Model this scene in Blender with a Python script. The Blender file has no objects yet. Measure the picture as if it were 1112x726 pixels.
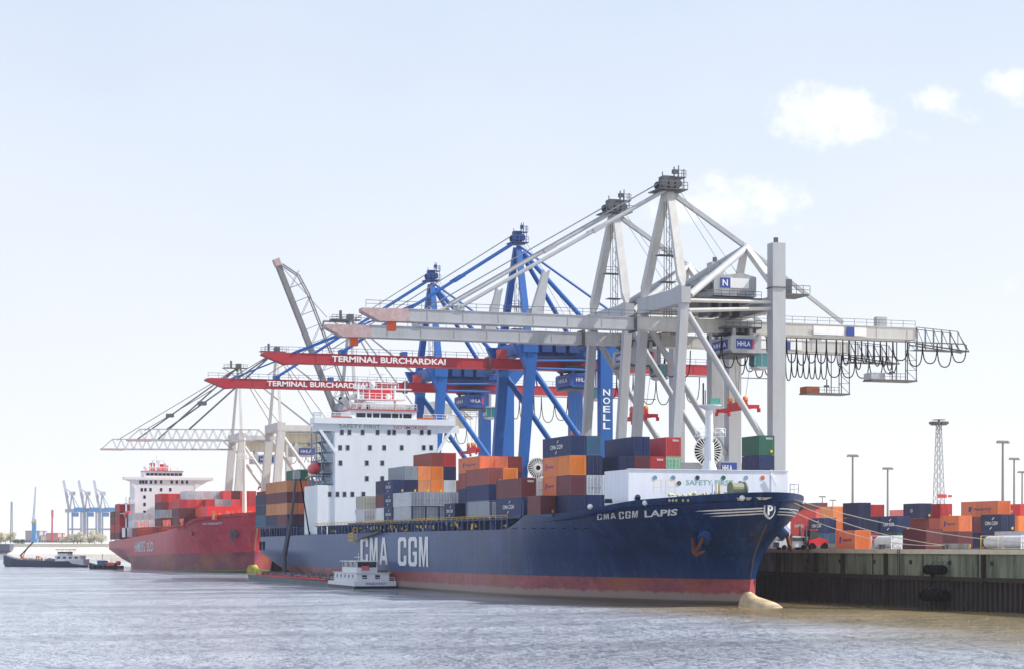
import bpy, math, random
from mathutils import Vector, Matrix
random.seed(7)
sc = bpy.context.scene
COL = sc.collection
# ---------------------------------------------------------------- camera, sky, sun
TH = math.atan(746/2200.0); ST, CT = math.sin(TH), math.cos(TH); H = 8.1
cam = bpy.data.objects.new('camera', bpy.data.cameras.new('camera')); COL.objects.link(cam)
cam.location = (0, 0, H); cam.rotation_euler = (math.pi/2, 0, -TH)
cam.data.sensor_width = 36; cam.data.lens = 2200/1112*36; cam.data.shift_y = 228/1112
cam.data.clip_start = 1; cam.data.clip_end = 30000
sc.camera = cam
SUN_AZ = math.radians(104); SUN_EL = math.radians(43)   # azimuth clockwise from +Y
w = bpy.data.worlds.new('World'); sc.world = w; w.use_nodes = True
nt = w.node_tree; N = nt.nodes; Lk = nt.links; N.clear()
wo = N.new('ShaderNodeOutputWorld'); bg = N.new('ShaderNodeBackground'); sky = N.new('ShaderNodeTexSky')
sky.sky_type = 'NISHITA'; sky.sun_disc = False; sky.sun_elevation = SUN_EL; sky.sun_rotation = SUN_AZ
sky.air_density = 1.0; sky.dust_density = 1.6; sky.ozone_density = 1.4; sky.altitude = 0
bg.inputs['Strength'].default_value = 0.135
def nmath(tree, op, a, b=None, c=None, clamp=False):
    n = tree.nodes.new('ShaderNodeMath'); n.operation = op; n.use_clamp = clamp
    for i, v in enumerate((a, b, c)):
        if v is None: continue
        if isinstance(v, (int, float)): n.inputs[i].default_value = v
        else: tree.links.new(v, n.inputs[i])
    return n.outputs[0]
# clouds live in fixed world directions of the sky
tc = N.new('ShaderNodeTexCoord'); sx = N.new('ShaderNodeSeparateXYZ')
def dotc(v):
    n = N.new('ShaderNodeVectorMath'); n.operation = 'DOT_PRODUCT'
    Lk.new(tc.outputs['Generated'], n.inputs[0]); n.inputs[1].default_value = v; return n.outputs['Value']
df, dr, du = dotc((ST, CT, 0)), dotc((CT, -ST, 0)), dotc((0, 0, 1))
cu = nmath(nt, 'DIVIDE', dr, df); cv = nmath(nt, 'DIVIDE', du, df)
cb = N.new('ShaderNodeCombineXYZ'); Lk.new(cu, cb.inputs[0]); Lk.new(cv, cb.inputs[1])
def wnoise(scale, detail, rough=.6):
    n = N.new('ShaderNodeTexNoise'); n.inputs['Scale'].default_value = scale; n.inputs['Detail'].default_value = detail
    n.inputs['Roughness'].default_value = rough
    Lk.new(cb.outputs[0], n.inputs['Vector']); return n.outputs['Fac']
n1 = wnoise(38, 7, .62); n2 = wnoise(9, 4, .5)
cl = None
for (px, py, ax, ay, amp) in [(902,124,84,46,1.3),(880,126,40,26,.6),(945,128,30,20,.5),(1012,104,40,26,.9),(1045,124,38,15,.55),(1098,92,42,26,.85),
        (1110,106,40,16,.55),(800,216,88,38,1.2),(840,220,50,26,.9),(748,224,52,24,.8),(980,150,70,14,.3),(700,236,60,12,.28),(880,246,70,10,.25),(930,156,60,10,.25),(600,225,110,18,.12),(1080,312,60,16,.3),(240,330,120,20,.12)]:
    u0, v0 = (px-556)/2200, (591-py)/2200
    e = nmath(nt,'ADD', nmath(nt,'POWER', nmath(nt,'MULTIPLY', nmath(nt,'SUBTRACT', cu, u0), 2200/ax),2),
                        nmath(nt,'POWER', nmath(nt,'MULTIPLY', nmath(nt,'SUBTRACT', cv, v0), 2200/ay),2))
    m = nmath(nt,'MULTIPLY', nmath(nt,'SUBTRACT', 1.0, e, clamp=True), amp)
    cl = m if cl is None else nmath(nt,'MAXIMUM', cl, m)
dens = nmath(nt,'MULTIPLY', nmath(nt,'ADD', cl, nmath(nt,'MULTIPLY', nmath(nt,'SUBTRACT', n1, .56), 3.6)), nmath(nt,'MULTIPLY', cl, 3.2, clamp=True))
ramp = N.new('ShaderNodeMapRange'); ramp.interpolation_type = 'SMOOTHSTEP'
ramp.inputs['From Min'].default_value = .0; ramp.inputs['From Max'].default_value = 1.7
ramp.inputs['To Max'].default_value = 1.0
front = nmath(nt, 'GREATER_THAN', df, .2)
Lk.new(nmath(nt,'MULTIPLY', dens, front), ramp.inputs['Value'])
# thin bright veil over the whole sky, thickest near the horizon
veil = N.new('ShaderNodeMapRange'); Lk.new(du, veil.inputs['Value'])
veil.inputs['From Min'].default_value = 0; veil.inputs['From Max'].default_value = .42
veil.inputs['To Min'].default_value = .95; veil.inputs['To Max'].default_value = .72
veil2 = nmath(nt,'ADD', veil.outputs[0], nmath(nt,'MULTIPLY', nmath(nt,'SUBTRACT', n2, .5), .25), clamp=True)
mv = N.new('ShaderNodeMix'); mv.data_type = 'RGBA'; Lk.new(veil2, mv.inputs['Factor'])
Lk.new(sky.outputs[0], mv.inputs['A'])
vg = N.new('ShaderNodeMapRange'); vg.inputs['From Max'].default_value = .30; Lk.new(du, vg.inputs['Value'])
vc = N.new('ShaderNodeMix'); vc.data_type = 'RGBA'; Lk.new(vg.outputs[0], vc.inputs['Factor'])
vc.inputs['A'].default_value = (5.15, 5.2, 5.35, 1); vc.inputs['B'].default_value = (3.75, 4.2, 5.0, 1)
Lk.new(vc.outputs['Result'], mv.inputs['B'])
mc = N.new('ShaderNodeMix'); mc.data_type = 'RGBA'; Lk.new(ramp.outputs[0], mc.inputs['Factor'])
Lk.new(mv.outputs['Result'], mc.inputs['A']); mc.inputs['B'].default_value = (6.6, 6.6, 6.6, 1)
Lk.new(mc.outputs['Result'], bg.inputs['Color']); Lk.new(bg.outputs[0], wo.inputs[0])
sun = bpy.data.objects.new('sun', bpy.data.lights.new('sun', 'SUN')); COL.objects.link(sun)
sun.data.energy = 4.4; sun.data.angle = math.radians(.6); sun.data.color = (1, .95, .87)
sd = Vector((math.sin(SUN_AZ)*math.cos(SUN_EL), math.cos(SUN_AZ)*math.cos(SUN_EL), math.sin(SUN_EL)))
sun.rotation_euler = sd.to_track_quat('Z', 'Y').to_euler()
sc.view_settings.view_transform = 'Standard'; sc.view_settings.look = 'None'; sc.view_settings.gamma = 1
sc.view_settings.exposure = 0.55
sc.cycles.max_bounces = 6; sc.cycles.volume_bounces = 1; sc.cycles.use_denoising = True

# ---------------------------------------------------------------- geometry helpers
def camw(x, y, Z):            # metres in front of the shore camera's bearing -> world
    X = (x-556)/2200*Z
    return Vector((X*CT+Z*ST, -X*ST+Z*CT, H+(591-y)/2200*Z))
def Yat(x, P):                # distance along the quay for a bearing and an offset P
    Z = 2200*P/((x+190)*CT); return (Z-P*ST)/CT
def Pat(x, Y):
    k = 2200/((x+190)*CT); return Y*CT/(k-ST)
def Zd(P, Y): return P*ST+Y*CT
def zat(y, P, Y): return H+(591-y)/2200*Zd(P, Y)
def lin(c): return tuple(((v/255)/12.92 if v/255 <= .04045 else ((v/255+.055)/1.055)**2.4) for v in c)
MATS = {}
def mat(name, rgb, rough=.6, metal=0, dirt=.25, dirtcol=(70,50,38), streak=True, scale=.6, bump=0, var=0, spec=.5):
    if name in MATS: return MATS[name]
    m = bpy.data.materials.new(name); m.use_nodes = True; t = m.node_tree; b = t.nodes['Principled BSDF']
    b.inputs['Roughness'].default_value = rough; b.inputs['Metallic'].default_value = metal
    b.inputs['Specular IOR Level'].default_value = spec
    c = lin(rgb) + (1,)
    rgbn = t.nodes.new('ShaderNodeRGB'); rgbn.outputs[0].default_value = c; out = rgbn.outputs[0]
    tcn = t.nodes.new('ShaderNodeTexCoord')
    if var:
        oi = t.nodes.new('ShaderNodeObjectInfo'); hs = t.nodes.new('ShaderNodeHueSaturation')
        t.links.new(nmath(t,'MULTIPLY_ADD', oi.outputs['Random'], var, 1-var/2), hs.inputs['Value'])
        t.links.new(nmath(t,'MULTIPLY_ADD', oi.outputs['Random'], -.25*var*2, 1.0), hs.inputs['Saturation'])
        t.links.new(out, hs.inputs['Color']); out = hs.outputs[0]
    if dirt:
        mp = t.nodes.new('ShaderNodeMapping'); mp.inputs['Scale'].default_value = (1,1,.18 if streak else 1)
        ns = t.nodes.new('ShaderNodeTexNoise'); ns.inputs['Scale'].default_value = scale; ns.inputs['Detail'].default_value = 8; ns.inputs['Roughness'].default_value = .7
        t.links.new(tcn.outputs['Object'], mp.inputs['Vector'])
        t.links.new(mp.outputs[0], ns.inputs['Vector'])
        r = t.nodes.new('ShaderNodeMapRange'); r.inputs['From Min'].default_value = .45; r.inputs['From Max'].default_value = .8
        r.inputs['To Max'].default_value = dirt*1.6
        t.links.new(ns.outputs['Fac'], r.inputs['Value'])
        mx = t.nodes.new('ShaderNodeMix'); mx.data_type = 'RGBA'; t.links.new(r.outputs[0], mx.inputs['Factor'])
        t.links.new(out, mx.inputs['A']); mx.inputs['B'].default_value = lin(dirtcol)+(1,)
        out = mx.outputs['Result']
        if bump:
            bp = t.nodes.new('ShaderNodeBump'); bp.inputs['Strength'].default_value = bump; bp.inputs['Distance'].default_value = .1
            t.links.new(ns.outputs['Fac'], bp.inputs['Height']); t.links.new(bp.outputs[0], b.inputs['Normal'])
    t.links.new(out, b.inputs['Base Color'])
    MATS[name] = m; return m
WO = {}
def origin(o): return WO.get(o.name, Vector((0,0,0)))
class MB:
    def __init__(s): s.v = []; s.f = []
    def quad(s, *p):
        i = len(s.v); s.v += [Vector(q) for q in p]; s.f.append(tuple(range(i, i+len(p)))); return s
    def box(s, x0, x1, y0, y1, z0, z1):
        i = len(s.v)
        s.v += [Vector(q) for q in ((x0,y0,z0),(x1,y0,z0),(x1,y1,z0),(x0,y1,z0),(x0,y0,z1),(x1,y0,z1),(x1,y1,z1),(x0,y1,z1))]
        s.f += [tuple(i+k for k in f) for f in ((0,3,2,1),(4,5,6,7),(0,1,5,4),(1,2,6,5),(2,3,7,6),(3,0,4,7))]; return s
    def beam(s, a, b, w, h, w2=None, h2=None, up=(0,0,1)):
        a, b = Vector(a), Vector(b); d = (b-a).normalized(); u = Vector(up)
        if abs(d.dot(u)) > .97: u = Vector((1,0,0))
        side = d.cross(u).normalized(); u = side.cross(d).normalized()
        w2 = w if w2 is None else w2; h2 = h if h2 is None else h2
        i = len(s.v)
        for p, ww, hh in ((a,w,h),(b,w2,h2)):
            for sx_, sz_ in ((-1,-1),(1,-1),(1,1),(-1,1)): s.v.append(p+side*sx_*ww/2+u*sz_*hh/2)
        s.f += [tuple(i+k for k in f) for f in ((0,1,2,3),(7,6,5,4),(0,4,5,1),(1,5,6,2),(2,6,7,3),(3,7,4,0))]; return s
    def tube(s, a, b, r, r2=None, n=8, caps=True):
        a, b = Vector(a), Vector(b); d = (b-a).normalized(); u = Vector((0,0,1)) if abs(d.z) < .97 else Vector((1,0,0))
        x = d.cross(u).normalized(); y = d.cross(x); r2 = r if r2 is None else r2; i = len(s.v)
        for p, rr in ((a,r),(b,r2)):
            for k in range(n): t = 2*math.pi*k/n; s.v.append(p+x*math.cos(t)*rr+y*math.sin(t)*rr)
        for k in range(n): s.f.append((i+k, i+(k+1)%n, i+n+(k+1)%n, i+n+k))
        if caps: s.f += [tuple(i+k for k in reversed(range(n))), tuple(i+n+k for k in range(n))]
        return s
    def path(s, pts, r, n=6):
        for a, b in zip(pts, pts[1:]): s.tube(a, b, r, n=n)
        return s
    def prism(s, pts, y0, y1, axis='y'):   # polygon (x,z) extruded along y, or (y,z) along x
        i = len(s.v); n = len(pts)
        for yy in (y0, y1):
            for p in pts: s.v.append(Vector((p[0], yy, p[1])) if axis == 'y' else Vector((yy, p[0], p[1])) if axis == 'x' else Vector((p[0], p[1], yy)))
        s.f += [tuple(i+k for k in range(n)), tuple(i+n+k for k in reversed(range(n)))]
        for k in range(n): s.f.append((i+k, i+n+k, i+n+(k+1)%n, i+(k+1)%n))
        return s
    def ball(s, c, rx, ry=None, rz=None, n=12, m=8):
        c = Vector(c); ry = ry or rx; rz = rz or rx; i = len(s.v)
        for a in range(m+1):
            ph = math.pi*a/m
            for k in range(n):
                t = 2*math.pi*k/n; s.v.append(c+Vector((rx*math.sin(ph)*math.cos(t), ry*math.sin(ph)*math.sin(t), rz*math.cos(ph))))
        for a in range(m):
            for k in range(n): s.f.append((i+a*n+k, i+(a+1)*n+k, i+(a+1)*n+(k+1)%n, i+a*n+(k+1)%n))
        return s
    def rail(s, pts, h=1.1, step=2.0, r=.035):
        pts = [Vector(p) for p in pts]; up = Vector((0,0,h))
        for a, b in zip(pts, pts[1:]):
            s.tube(a+up, b+up, r, n=4); s.tube(a+up*.5, b+up*.5, r*.8, n=4)
            k = max(1, round((b-a).length/step))
            for j in range(k+1): p = a.lerp(b, j/k); s.tube(p, p+up, r, n=4)
        return s
    def mesh(s, name, off=Vector((0,0,0)), smooth=False):
        me = bpy.data.meshes.new(name); me.from_pydata([v-off for v in s.v], [], s.f); me.update()
        if smooth:
            for p in me.polygons: p.use_smooth = True
        return me
    def build(s, name, m, parent=None, loc=None, smooth=False):
        if parent is not None: off = origin(parent)
        else: off = Vector(loc) if loc is not None else Vector((0,0,0))
        me = s.mesh(name, off, smooth); me.materials.append(m)
        o = bpy.data.objects.new(name, me); COL.objects.link(o)
        if parent is not None: o.parent = parent
        else: o.location = off
        WO[o.name] = off; return o
LABELS = {}
def tag(o, label=None, cat=None, group=None, kind=None):
    if label:
        o['label'] = label
        if label in LABELS: print('DUPLABEL', label)
        LABELS[label] = 1
    if cat: o['category'] = cat
    if group: o['group'] = group
    if kind: o['kind'] = kind
    return o
def empty(name, loc, label=None, cat=None, group=None):
    o = bpy.data.objects.new(name, None); COL.objects.link(o); o.location = loc; o.empty_display_size = 1
    WO[o.name] = Vector(loc); return tag(o, label, cat, group)
def inst(name, me, m, parent, loc=(0,0,0), rot=None):   # a mesh that shares its data, material on the object
    if not me.materials: me.materials.append(None)
    o = bpy.data.objects.new(name, me); COL.objects.link(o)
    if parent is not None: o.parent = parent
    o.location = loc
    if rot: o.rotation_euler = rot
    o.material_slots[0].link = 'OBJECT'; o.material_slots[0].material = m
    return o
TXT = {}
def text_shape(s, bold=0.0):
    if (s, bold) in TXT: return TXT[(s, bold)]
    cu_ = bpy.data.curves.new('t', 'FONT'); cu_.body = s; cu_.extrude = 0; cu_.offset = bold; cu_.resolution_u = 3
    o = bpy.data.objects.new('t', cu_); COL.objects.link(o); bpy.context.view_layer.update()
    me = bpy.data.meshes.new_from_object(o.evaluated_get(bpy.context.evaluated_depsgraph_get()))
    vs = [v.co.copy() for v in me.vertices]; fs = [tuple(p.vertices) for p in me.polygons]
    bpy.data.objects.remove(o); bpy.data.meshes.remove(me)
    x0 = min(v.x for v in vs); x1 = max(v.x for v in vs); y0 = min(v.y for v in vs); y1 = max(v.y for v in vs)
    vs = [((v.x-x0)/(x1-x0), (v.y-y0)/(y1-y0)) for v in vs]
    TXT[(s, bold)] = (vs, fs); return vs, fs
def add_text(mb, s, fn, bold=0.0, thick=None):
    """fn(u, v) -> point for u, v in 0..1"""
    vs, fs = text_shape(s, bold); i = len(mb.v)
    mb.v += [Vector(fn(u, v)) for u, v in vs]; mb.f += [tuple(i+k for k in f) for f in fs]; return mb
def textX(mb, s, x, y0, y1, z0, z1, bold=0.0):     # on a face looking to -X; y0 is the reading start (far end)
    return add_text(mb, s, lambda u, v: (x, y0+(y1-y0)*u, z0+(z1-z0)*v), bold)
def textY(mb, s, y, x0, x1, z0, z1, bold=0.0):     # on a face looking to -Y
    return add_text(mb, s, lambda u, v: (x0+(x1-x0)*u, y, z0+(z1-z0)*v), bold)

def block_letter(mb, ch, fn, u0, u1, n=8):
    """heavy stencil capital on u0..u1 of a curved strip, strokes cut in short pieces so they follow the plate"""
    W_ = .30; T = .13
    P_ = []
    if ch in 'CG':
        P_ = [[(0,.1),(W_,.18),(W_,.82),(0,.9)], [(0,.9),(W_,.82),(.42,1-T),(.16,1)], [(.16,1),(.42,1-T),(.62,1-T),(.84,1)], [(.84,1),(.62,1-T),(1-W_,.82),(1,.9)], [(1-W_,.82),(1,.9),(1,.64),(1-W_,.64)],
              [(0,.1),(W_,.18),(.42,T),(.16,0)], [(.16,0),(.42,T),(.62,T),(.84,0)], [(.84,0),(.62,T),(1-W_,.18),(1,.1)]]
        P_.append([(1-W_,.18),(1,.1),(1,.36),(1-W_,.36)] if ch == 'C' else [(1-W_,.18),(1,.1),(1,.5),(1-W_,.5)])
        if ch == 'G': P_.append([(.52,.38),(1-W_,.38),(1-W_,.5),(.52,.5)])
    elif ch == 'M':
        P_ = [[(0,0),(.2,0),(.2,1),(0,1)], [(.8,0),(1,0),(1,1),(.8,1)], [(.2,1),(.2,.62),(.44,0),(.5,.12)], [(.2,1),(.5,.12),(.5,.3),(.34,1)], [(.8,1),(.8,.62),(.56,0),(.5,.12)], [(.8,1),(.5,.12),(.5,.3),(.66,1)], [(.44,0),(.56,0),(.5,.12)]]
    elif ch == 'A':
        P_ = [[(0,0),(.25,0),(.5,.8),(.36,1)], [(1,0),(.75,0),(.5,.8),(.64,1)], [(.36,1),(.5,.8),(.64,1)], [(.3,.16),(.7,.16),(.64,.33),(.36,.33)]]
    for q in P_:
        if len(q) == 3: mb.quad(*[fn(u0+(u1-u0)*u, v) for u, v in q]); continue
        for k in range(n):
            def L(a, b, t): return (a[0]+(b[0]-a[0])*t, a[1]+(b[1]-a[1])*t)
            if abs(q[3][1]-q[0][1]) > abs(q[1][1]-q[0][1]):   # long from 0->3 and 1->2
                c = [L(q[0],q[3],k/n), L(q[1],q[2],k/n), L(q[1],q[2],(k+1)/n), L(q[0],q[3],(k+1)/n)]
            else: c = [L(q[0],q[1],k/n), L(q[0],q[1],(k+1)/n), L(q[3],q[2],(k+1)/n), L(q[3],q[2],k/n)]
            mb.quad(*[fn(u0+(u1-u0)*u, v) for u, v in c])
    return mb
WHITE = mat('white_paint', (225,228,232), .45, dirt=.12, dirtcol=(150,130,110))
GREYP = mat('crane_grey_paint', (174,178,184), .5, dirt=.3, dirtcol=(135,120,105), scale=.35)
CREAM = mat('crane_white_paint', (198,198,196), .5, dirt=.32, dirtcol=(150,125,100), scale=.35)
BLUEP = mat('crane_blue_paint', (0,88,166), .5, dirt=.25, dirtcol=(20,55,110), scale=.35)
BLUED = mat('crane_dark_blue_paint', (4,60,122), .5, dirt=.3, dirtcol=(20,35,70), scale=.35)
REDB = mat('boom_red_paint', (176,40,56), .55, dirt=.25, dirtcol=(150,70,70), scale=.35)
STEEL = mat('dark_steel', (82,86,94), .6, dirt=.3)
BLACK = mat('black_rubber', (14,14,18), .85, dirt=.1, spec=.15)
ROPE = mat('steel_rope', (120,124,130), .6, dirt=0)
LINE = mat('mooring_rope', (205,198,180), .9, dirt=0)
GLASS = mat('dark_glass', (28,36,44), .12, dirt=0, spec=.8)
TEAL = mat('tinted_cab_glass', (60,130,135), .12, dirt=0, spec=.8)
SPRED = mat('spreader_red', (205,30,45), .5, dirt=.2)
ORANGE = mat('sheave_orange', (225,130,50), .5, dirt=.2)
YELLOW = mat('rail_yellow', (230,185,40), .5, dirt=.2)
LETTER = mat('white_lettering', (235,235,235), .6, dirt=.1, dirtcol=(150,130,120))
SIGNB = mat('sign_blue', (35,65,150), .5, dirt=.1)
RUST = mat('rusty_steel', (150,80,45), .85, dirt=.5, dirtcol=(75,40,28), streak=False, scale=1.5)
# ---------------------------------------------------------------- air, water, ground, quay
HAZE_ON = True
if HAZE_ON:
    hz = MB().box(-5200, 6200, -400, 8200, -1, 125).build('haze', bpy.data.materials.new('haze_air')); tag(hz, kind='stuff')
    hm = hz.data.materials[0]; hm.use_nodes = True; t = hm.node_tree; t.nodes.clear()
    o_ = t.nodes.new('ShaderNodeOutputMaterial'); pv = t.nodes.new('ShaderNodeVolumePrincipled')
    pv.inputs['Color'].default_value = (.93,.95,1,1); pv.inputs['Density'].default_value = .00006; pv.inputs['Anisotropy'].default_value = .3
    t.links.new(pv.outputs[0], o_.inputs['Volume'])
wm = bpy.data.materials.new('river_water'); wm.use_nodes = True; t = wm.node_tree; b = t.nodes['Principled BSDF']
b.inputs['Roughness'].default_value = .07; b.inputs['IOR'].default_value = 1.36
tcn = t.nodes.new('ShaderNodeTexCoord')
def wn(scale, detail, sc3=(1,1,1), rough=.55, rot=.5):
    mp = t.nodes.new('ShaderNodeMapping'); mp.inputs['Scale'].default_value = sc3; mp.inputs['Rotation'].default_value = (0,0,rot)
    n = t.nodes.new('ShaderNodeTexNoise'); n.inputs['Scale'].default_value = scale; n.inputs['Detail'].default_value = detail; n.inputs['Roughness'].default_value = rough
    t.links.new(tcn.outputs['Object'], mp.inputs['Vector']); t.links.new(mp.outputs[0], n.inputs['Vector']); return n.outputs['Fac']
a1 = wn(.22, 5, (1,.55,1), .6, .4); a2 = wn(1.1, 4, (1,.7,1), .6, -.3); a3 = wn(.012, 4, (1,.5,1), .6, .3); a4 = wn(.05, 3, (1,.6,1), .5, .1); a5 = wn(.15, 6, (1,1.1,1), .66, TH); a6 = wn(.03, 5, (.5,1.6,1), .65, TH)
gust = t.nodes.new('ShaderNodeMapRange'); gust.inputs['From Min'].default_value = .35; gust.inputs['From Max'].default_value = .68
gust.inputs['To Min'].default_value = .45; gust.inputs['To Max'].default_value = 1.25; t.links.new(a3, gust.inputs['Value'])
hsum = nmath(t,'ADD', nmath(t,'MULTIPLY', a1, 1.5), nmath(t,'ADD', nmath(t,'MULTIPLY', a2, .55), nmath(t,'ADD', nmath(t,'MULTIPLY', a4, .9), nmath(t,'MULTIPLY', a5, 1.7))))
bp = t.nodes.new('ShaderNodeBump'); bp.inputs['Distance'].default_value = 3.4; bp.inputs['Strength'].default_value = 1
sp0 = t.nodes.new('ShaderNodeSeparateXYZ'); t.links.new(tcn.outputs['Object'], sp0.inputs[0])
lee = t.nodes.new('ShaderNodeMapRange'); lee.interpolation_type = 'SMOOTHSTEP'; lee.inputs['From Min'].default_value = 82; lee.inputs['From Max'].default_value = 92; lee.inputs['To Min'].default_value = 1; lee.inputs['To Max'].default_value = .2
t.links.new(nmath(t,'ADD', nmath(t,'ADD', sp0.outputs[0], nmath(t,'MULTIPLY', nmath(t,'MINIMUM', nmath(t,'SUBTRACT', sp0.outputs[1], 268), 0), .9)), nmath(t,'MULTIPLY', nmath(t,'SUBTRACT', a4, .5), 12)), lee.inputs['Value'])
t.links.new(nmath(t,'MULTIPLY', nmath(t,'MULTIPLY', hsum, gust.outputs[0]), lee.outputs[0]), bp.inputs['Height'])
rgh = t.nodes.new('ShaderNodeMapRange'); rgh.inputs['From Min'].default_value = .22; rgh.inputs['From Max'].default_value = 1; rgh.inputs['To Min'].default_value = .05; rgh.inputs['To Max'].default_value = .2
t.links.new(lee.outputs[0], rgh.inputs['Value']); t.links.new(rgh.outputs[0], b.inputs['Roughness']); t.links.new(bp.outputs[0], b.inputs['Normal'])
cr = t.nodes.new('ShaderNodeMix'); cr.data_type = 'RGBA'; t.links.new(a4, cr.inputs['Factor'])
cr.inputs['A'].default_value = (.17,.122,.05,1); cr.inputs['B'].default_value = (.24,.178,.078,1); 
# ochre base colour along the berth, blue-grey out in the river
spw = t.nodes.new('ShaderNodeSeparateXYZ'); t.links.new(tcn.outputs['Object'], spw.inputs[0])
berth_mix = t.nodes.new('ShaderNodeMapRange'); berth_mix.interpolation_type = 'SMOOTHSTEP'; berth_mix.inputs['From Min'].default_value = 86; berth_mix.inputs['From Max'].default_value = 108
t.links.new(nmath(t,'ADD', spw.outputs[0], nmath(t,'ADD', nmath(t,'MULTIPLY', nmath(t,'SUBTRACT', a3, .5), 50), nmath(t,'MULTIPLY', nmath(t,'SUBTRACT', spw.outputs[1], 280), -.06))), berth_mix.inputs['Value'])
cs = t.nodes.new('ShaderNodeMix'); cs.data_type = 'RGBA'; t.links.new(berth_mix.outputs[0], cs.inputs['Factor'])
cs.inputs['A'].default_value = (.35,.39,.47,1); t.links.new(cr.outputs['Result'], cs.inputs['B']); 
hv = t.nodes.new('ShaderNodeHueSaturation'); t.links.new(cs.outputs['Result'], hv.inputs['Color'])
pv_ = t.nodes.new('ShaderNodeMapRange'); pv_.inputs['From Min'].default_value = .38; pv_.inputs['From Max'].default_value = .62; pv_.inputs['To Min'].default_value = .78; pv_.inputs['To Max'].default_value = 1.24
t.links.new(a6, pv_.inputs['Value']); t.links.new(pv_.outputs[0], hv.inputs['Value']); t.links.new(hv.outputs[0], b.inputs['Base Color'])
water = MB().quad((-5000,-300,0),(6000,-300,0),(6000,8000,0),(-5000,8000,0)).build('water', wm); tag(water, kind='structure')

QE, QZ = 134.0, 7.4
PAVE = mat('quay_concrete_paving', (196,188,172), .85, dirt=.3, dirtcol=(120,112,100), streak=False, scale=.15)
g = MB().quad((QE+.9,-250,QZ),(5900,-250,QZ),(5900,7900,QZ),(1400,7900,QZ),(QE+.9,900,QZ)).build('ground', PAVE); tag(g, kind='structure')

qw = empty('quay_wall', (QE, 300, 0), 'long dark quay wall of mossy concrete above rusty sheet piling along the water', 'quay wall')
CONC = mat('mossy_concrete', (134,140,120), .9, dirt=.85, dirtcol=(48,60,34), scale=.5, bump=.3)
LEDGE = mat('wet_dark_steel', (58,44,40), .8, dirt=.5, dirtcol=(25,22,20))
PILE = mat('sheet_pile_steel', (66,56,54), .85, dirt=.8, dirtcol=(22,20,20), scale=.7, bump=.2)
COPE = mat('pale_coping_stone', (222,212,188), .85, dirt=.3, dirtcol=(140,120,100), streak=False)
MB().box(QE, QE+.9, -250, 900, 4.1, QZ-.45).build('concrete_face', CONC, qw)
MB().box(QE-.25, QE+.95, -250, 900, QZ-.45, QZ+.12).build('coping', COPE, qw)
MB().box(QE-.35, QE+.9, -250, 900, 3.55, 4.1).build('ledge', LEDGE, qw)
mb = MB(); y = -250; i = 0; pts = []
while y < 900:
    pts += [(y, QE), (y+.35, QE), (y+.5, QE+.42), (y+.95, QE+.42), (y+1.1, QE)]; y += 1.1
for (ya, xa), (yb, xb) in zip(pts, pts[1:]):
    if yb > ya: mb.quad((xa,ya,-1),(xb,yb,-1),(xb,yb,3.55),(xa,ya,3.55))
mb.build('sheet_piling', PILE, qw)
random.seed(3)
y = 150.0; k = 0
while y < 330:
    lowz = random.choice([.6, 3.4, 4.2])
    MB().box(QE-.5, QE-.003, y-.2, y+.2, lowz, random.choice([7.0, 5.4, 6.9])).build('fender_post', LEDGE, qw); y += random.choice([5.5, 8, 12])
for y in (168, 199, 236, 262):
    l = MB()
    for dy in (-.25,.25): l.tube((QE-.3,y+dy,.3),(QE-.3,y+dy,7.5),.04)
    for q in range(24): l.tube((QE-.3,y-.25,.5+q*.3),(QE-.3,y+.25,.5+q*.3),.03,n=4)
    l.build('ladder', LEDGE, qw)
for y in [151+i*13.2 for i in range(13)]:
    MB().box(QE-.06, QE-.004, y-.12, y+.12, 4.15, 6.9).build('panel_joint', LEDGE, qw)
for y in [146+i*9.7 for i in range(18)]:
    MB().box(QE-.12, QE-.002, y-.3, y+.3, 5.6, 6.1).build('bolt_plate', LEDGE, qw)
YF = Yat(1023, QE)
m_ = MB(); textX(m_, '280', QE-.02, YF+1.0, YF-1.5, 6.1, 6.7); m_.build('berth_number', mat('faded_number',(176,172,160),.8,dirt=.6), qw)
for (zz, sc_) in ((4.95, 1.0), (1.7, 1.25)):
    f = empty('rubber_fender', (QE-1.0, YF, zz), 'black rubber fender on the quay wall below the number 280, %s' % ('the upper one' if zz > 3 else 'the lower bigger one'), 'fender', 'rubber fenders on the quay wall')
    m_ = MB(); r = .62*sc_; L = 2.1*sc_
    for k in range(8): m_.tube((QE-1.0, YF-L+k*L/4, zz), (QE-1.0, YF-L+(k+1)*L/4-.06, zz), r*(1 if k%2 else .9), n=16)
    m_.build('rubber_sleeve', BLACK, f)
    m_ = MB()
    for s in (-1,1): m_.tube((QE-1.0, YF+s*L, zz), (QE-.1, YF+s*L*.8, zz+1.1), .05, n=6)
    m_.build('chain', STEEL, f)
for j,(y, lab) in enumerate(((Yat(1029,134.9),'squat iron bollard on the quay edge where the two bow ropes end'), (Yat(960,134.9),'squat iron bollard on the quay edge nearest the ship bow'), (196,'squat iron bollard on the quay edge at the right edge of the photo'))):
    bb = MB()
    for dx in (0,.9): bb.tube((134.9,y+dx,QZ),(134.9,y+dx,QZ+.55),.2,n=12); bb.tube((134.9,y+dx,QZ+.55),(134.9,y+dx,QZ+.75),.32,n=12)
    bb.box(134.5,135.3,y-.4,y+1.3,QZ+.12,QZ+.18)
    tag(bb.build('bollard', STEEL, loc=(134.9,y,QZ)), lab, 'bollard', 'bollards on the quay edge')
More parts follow.
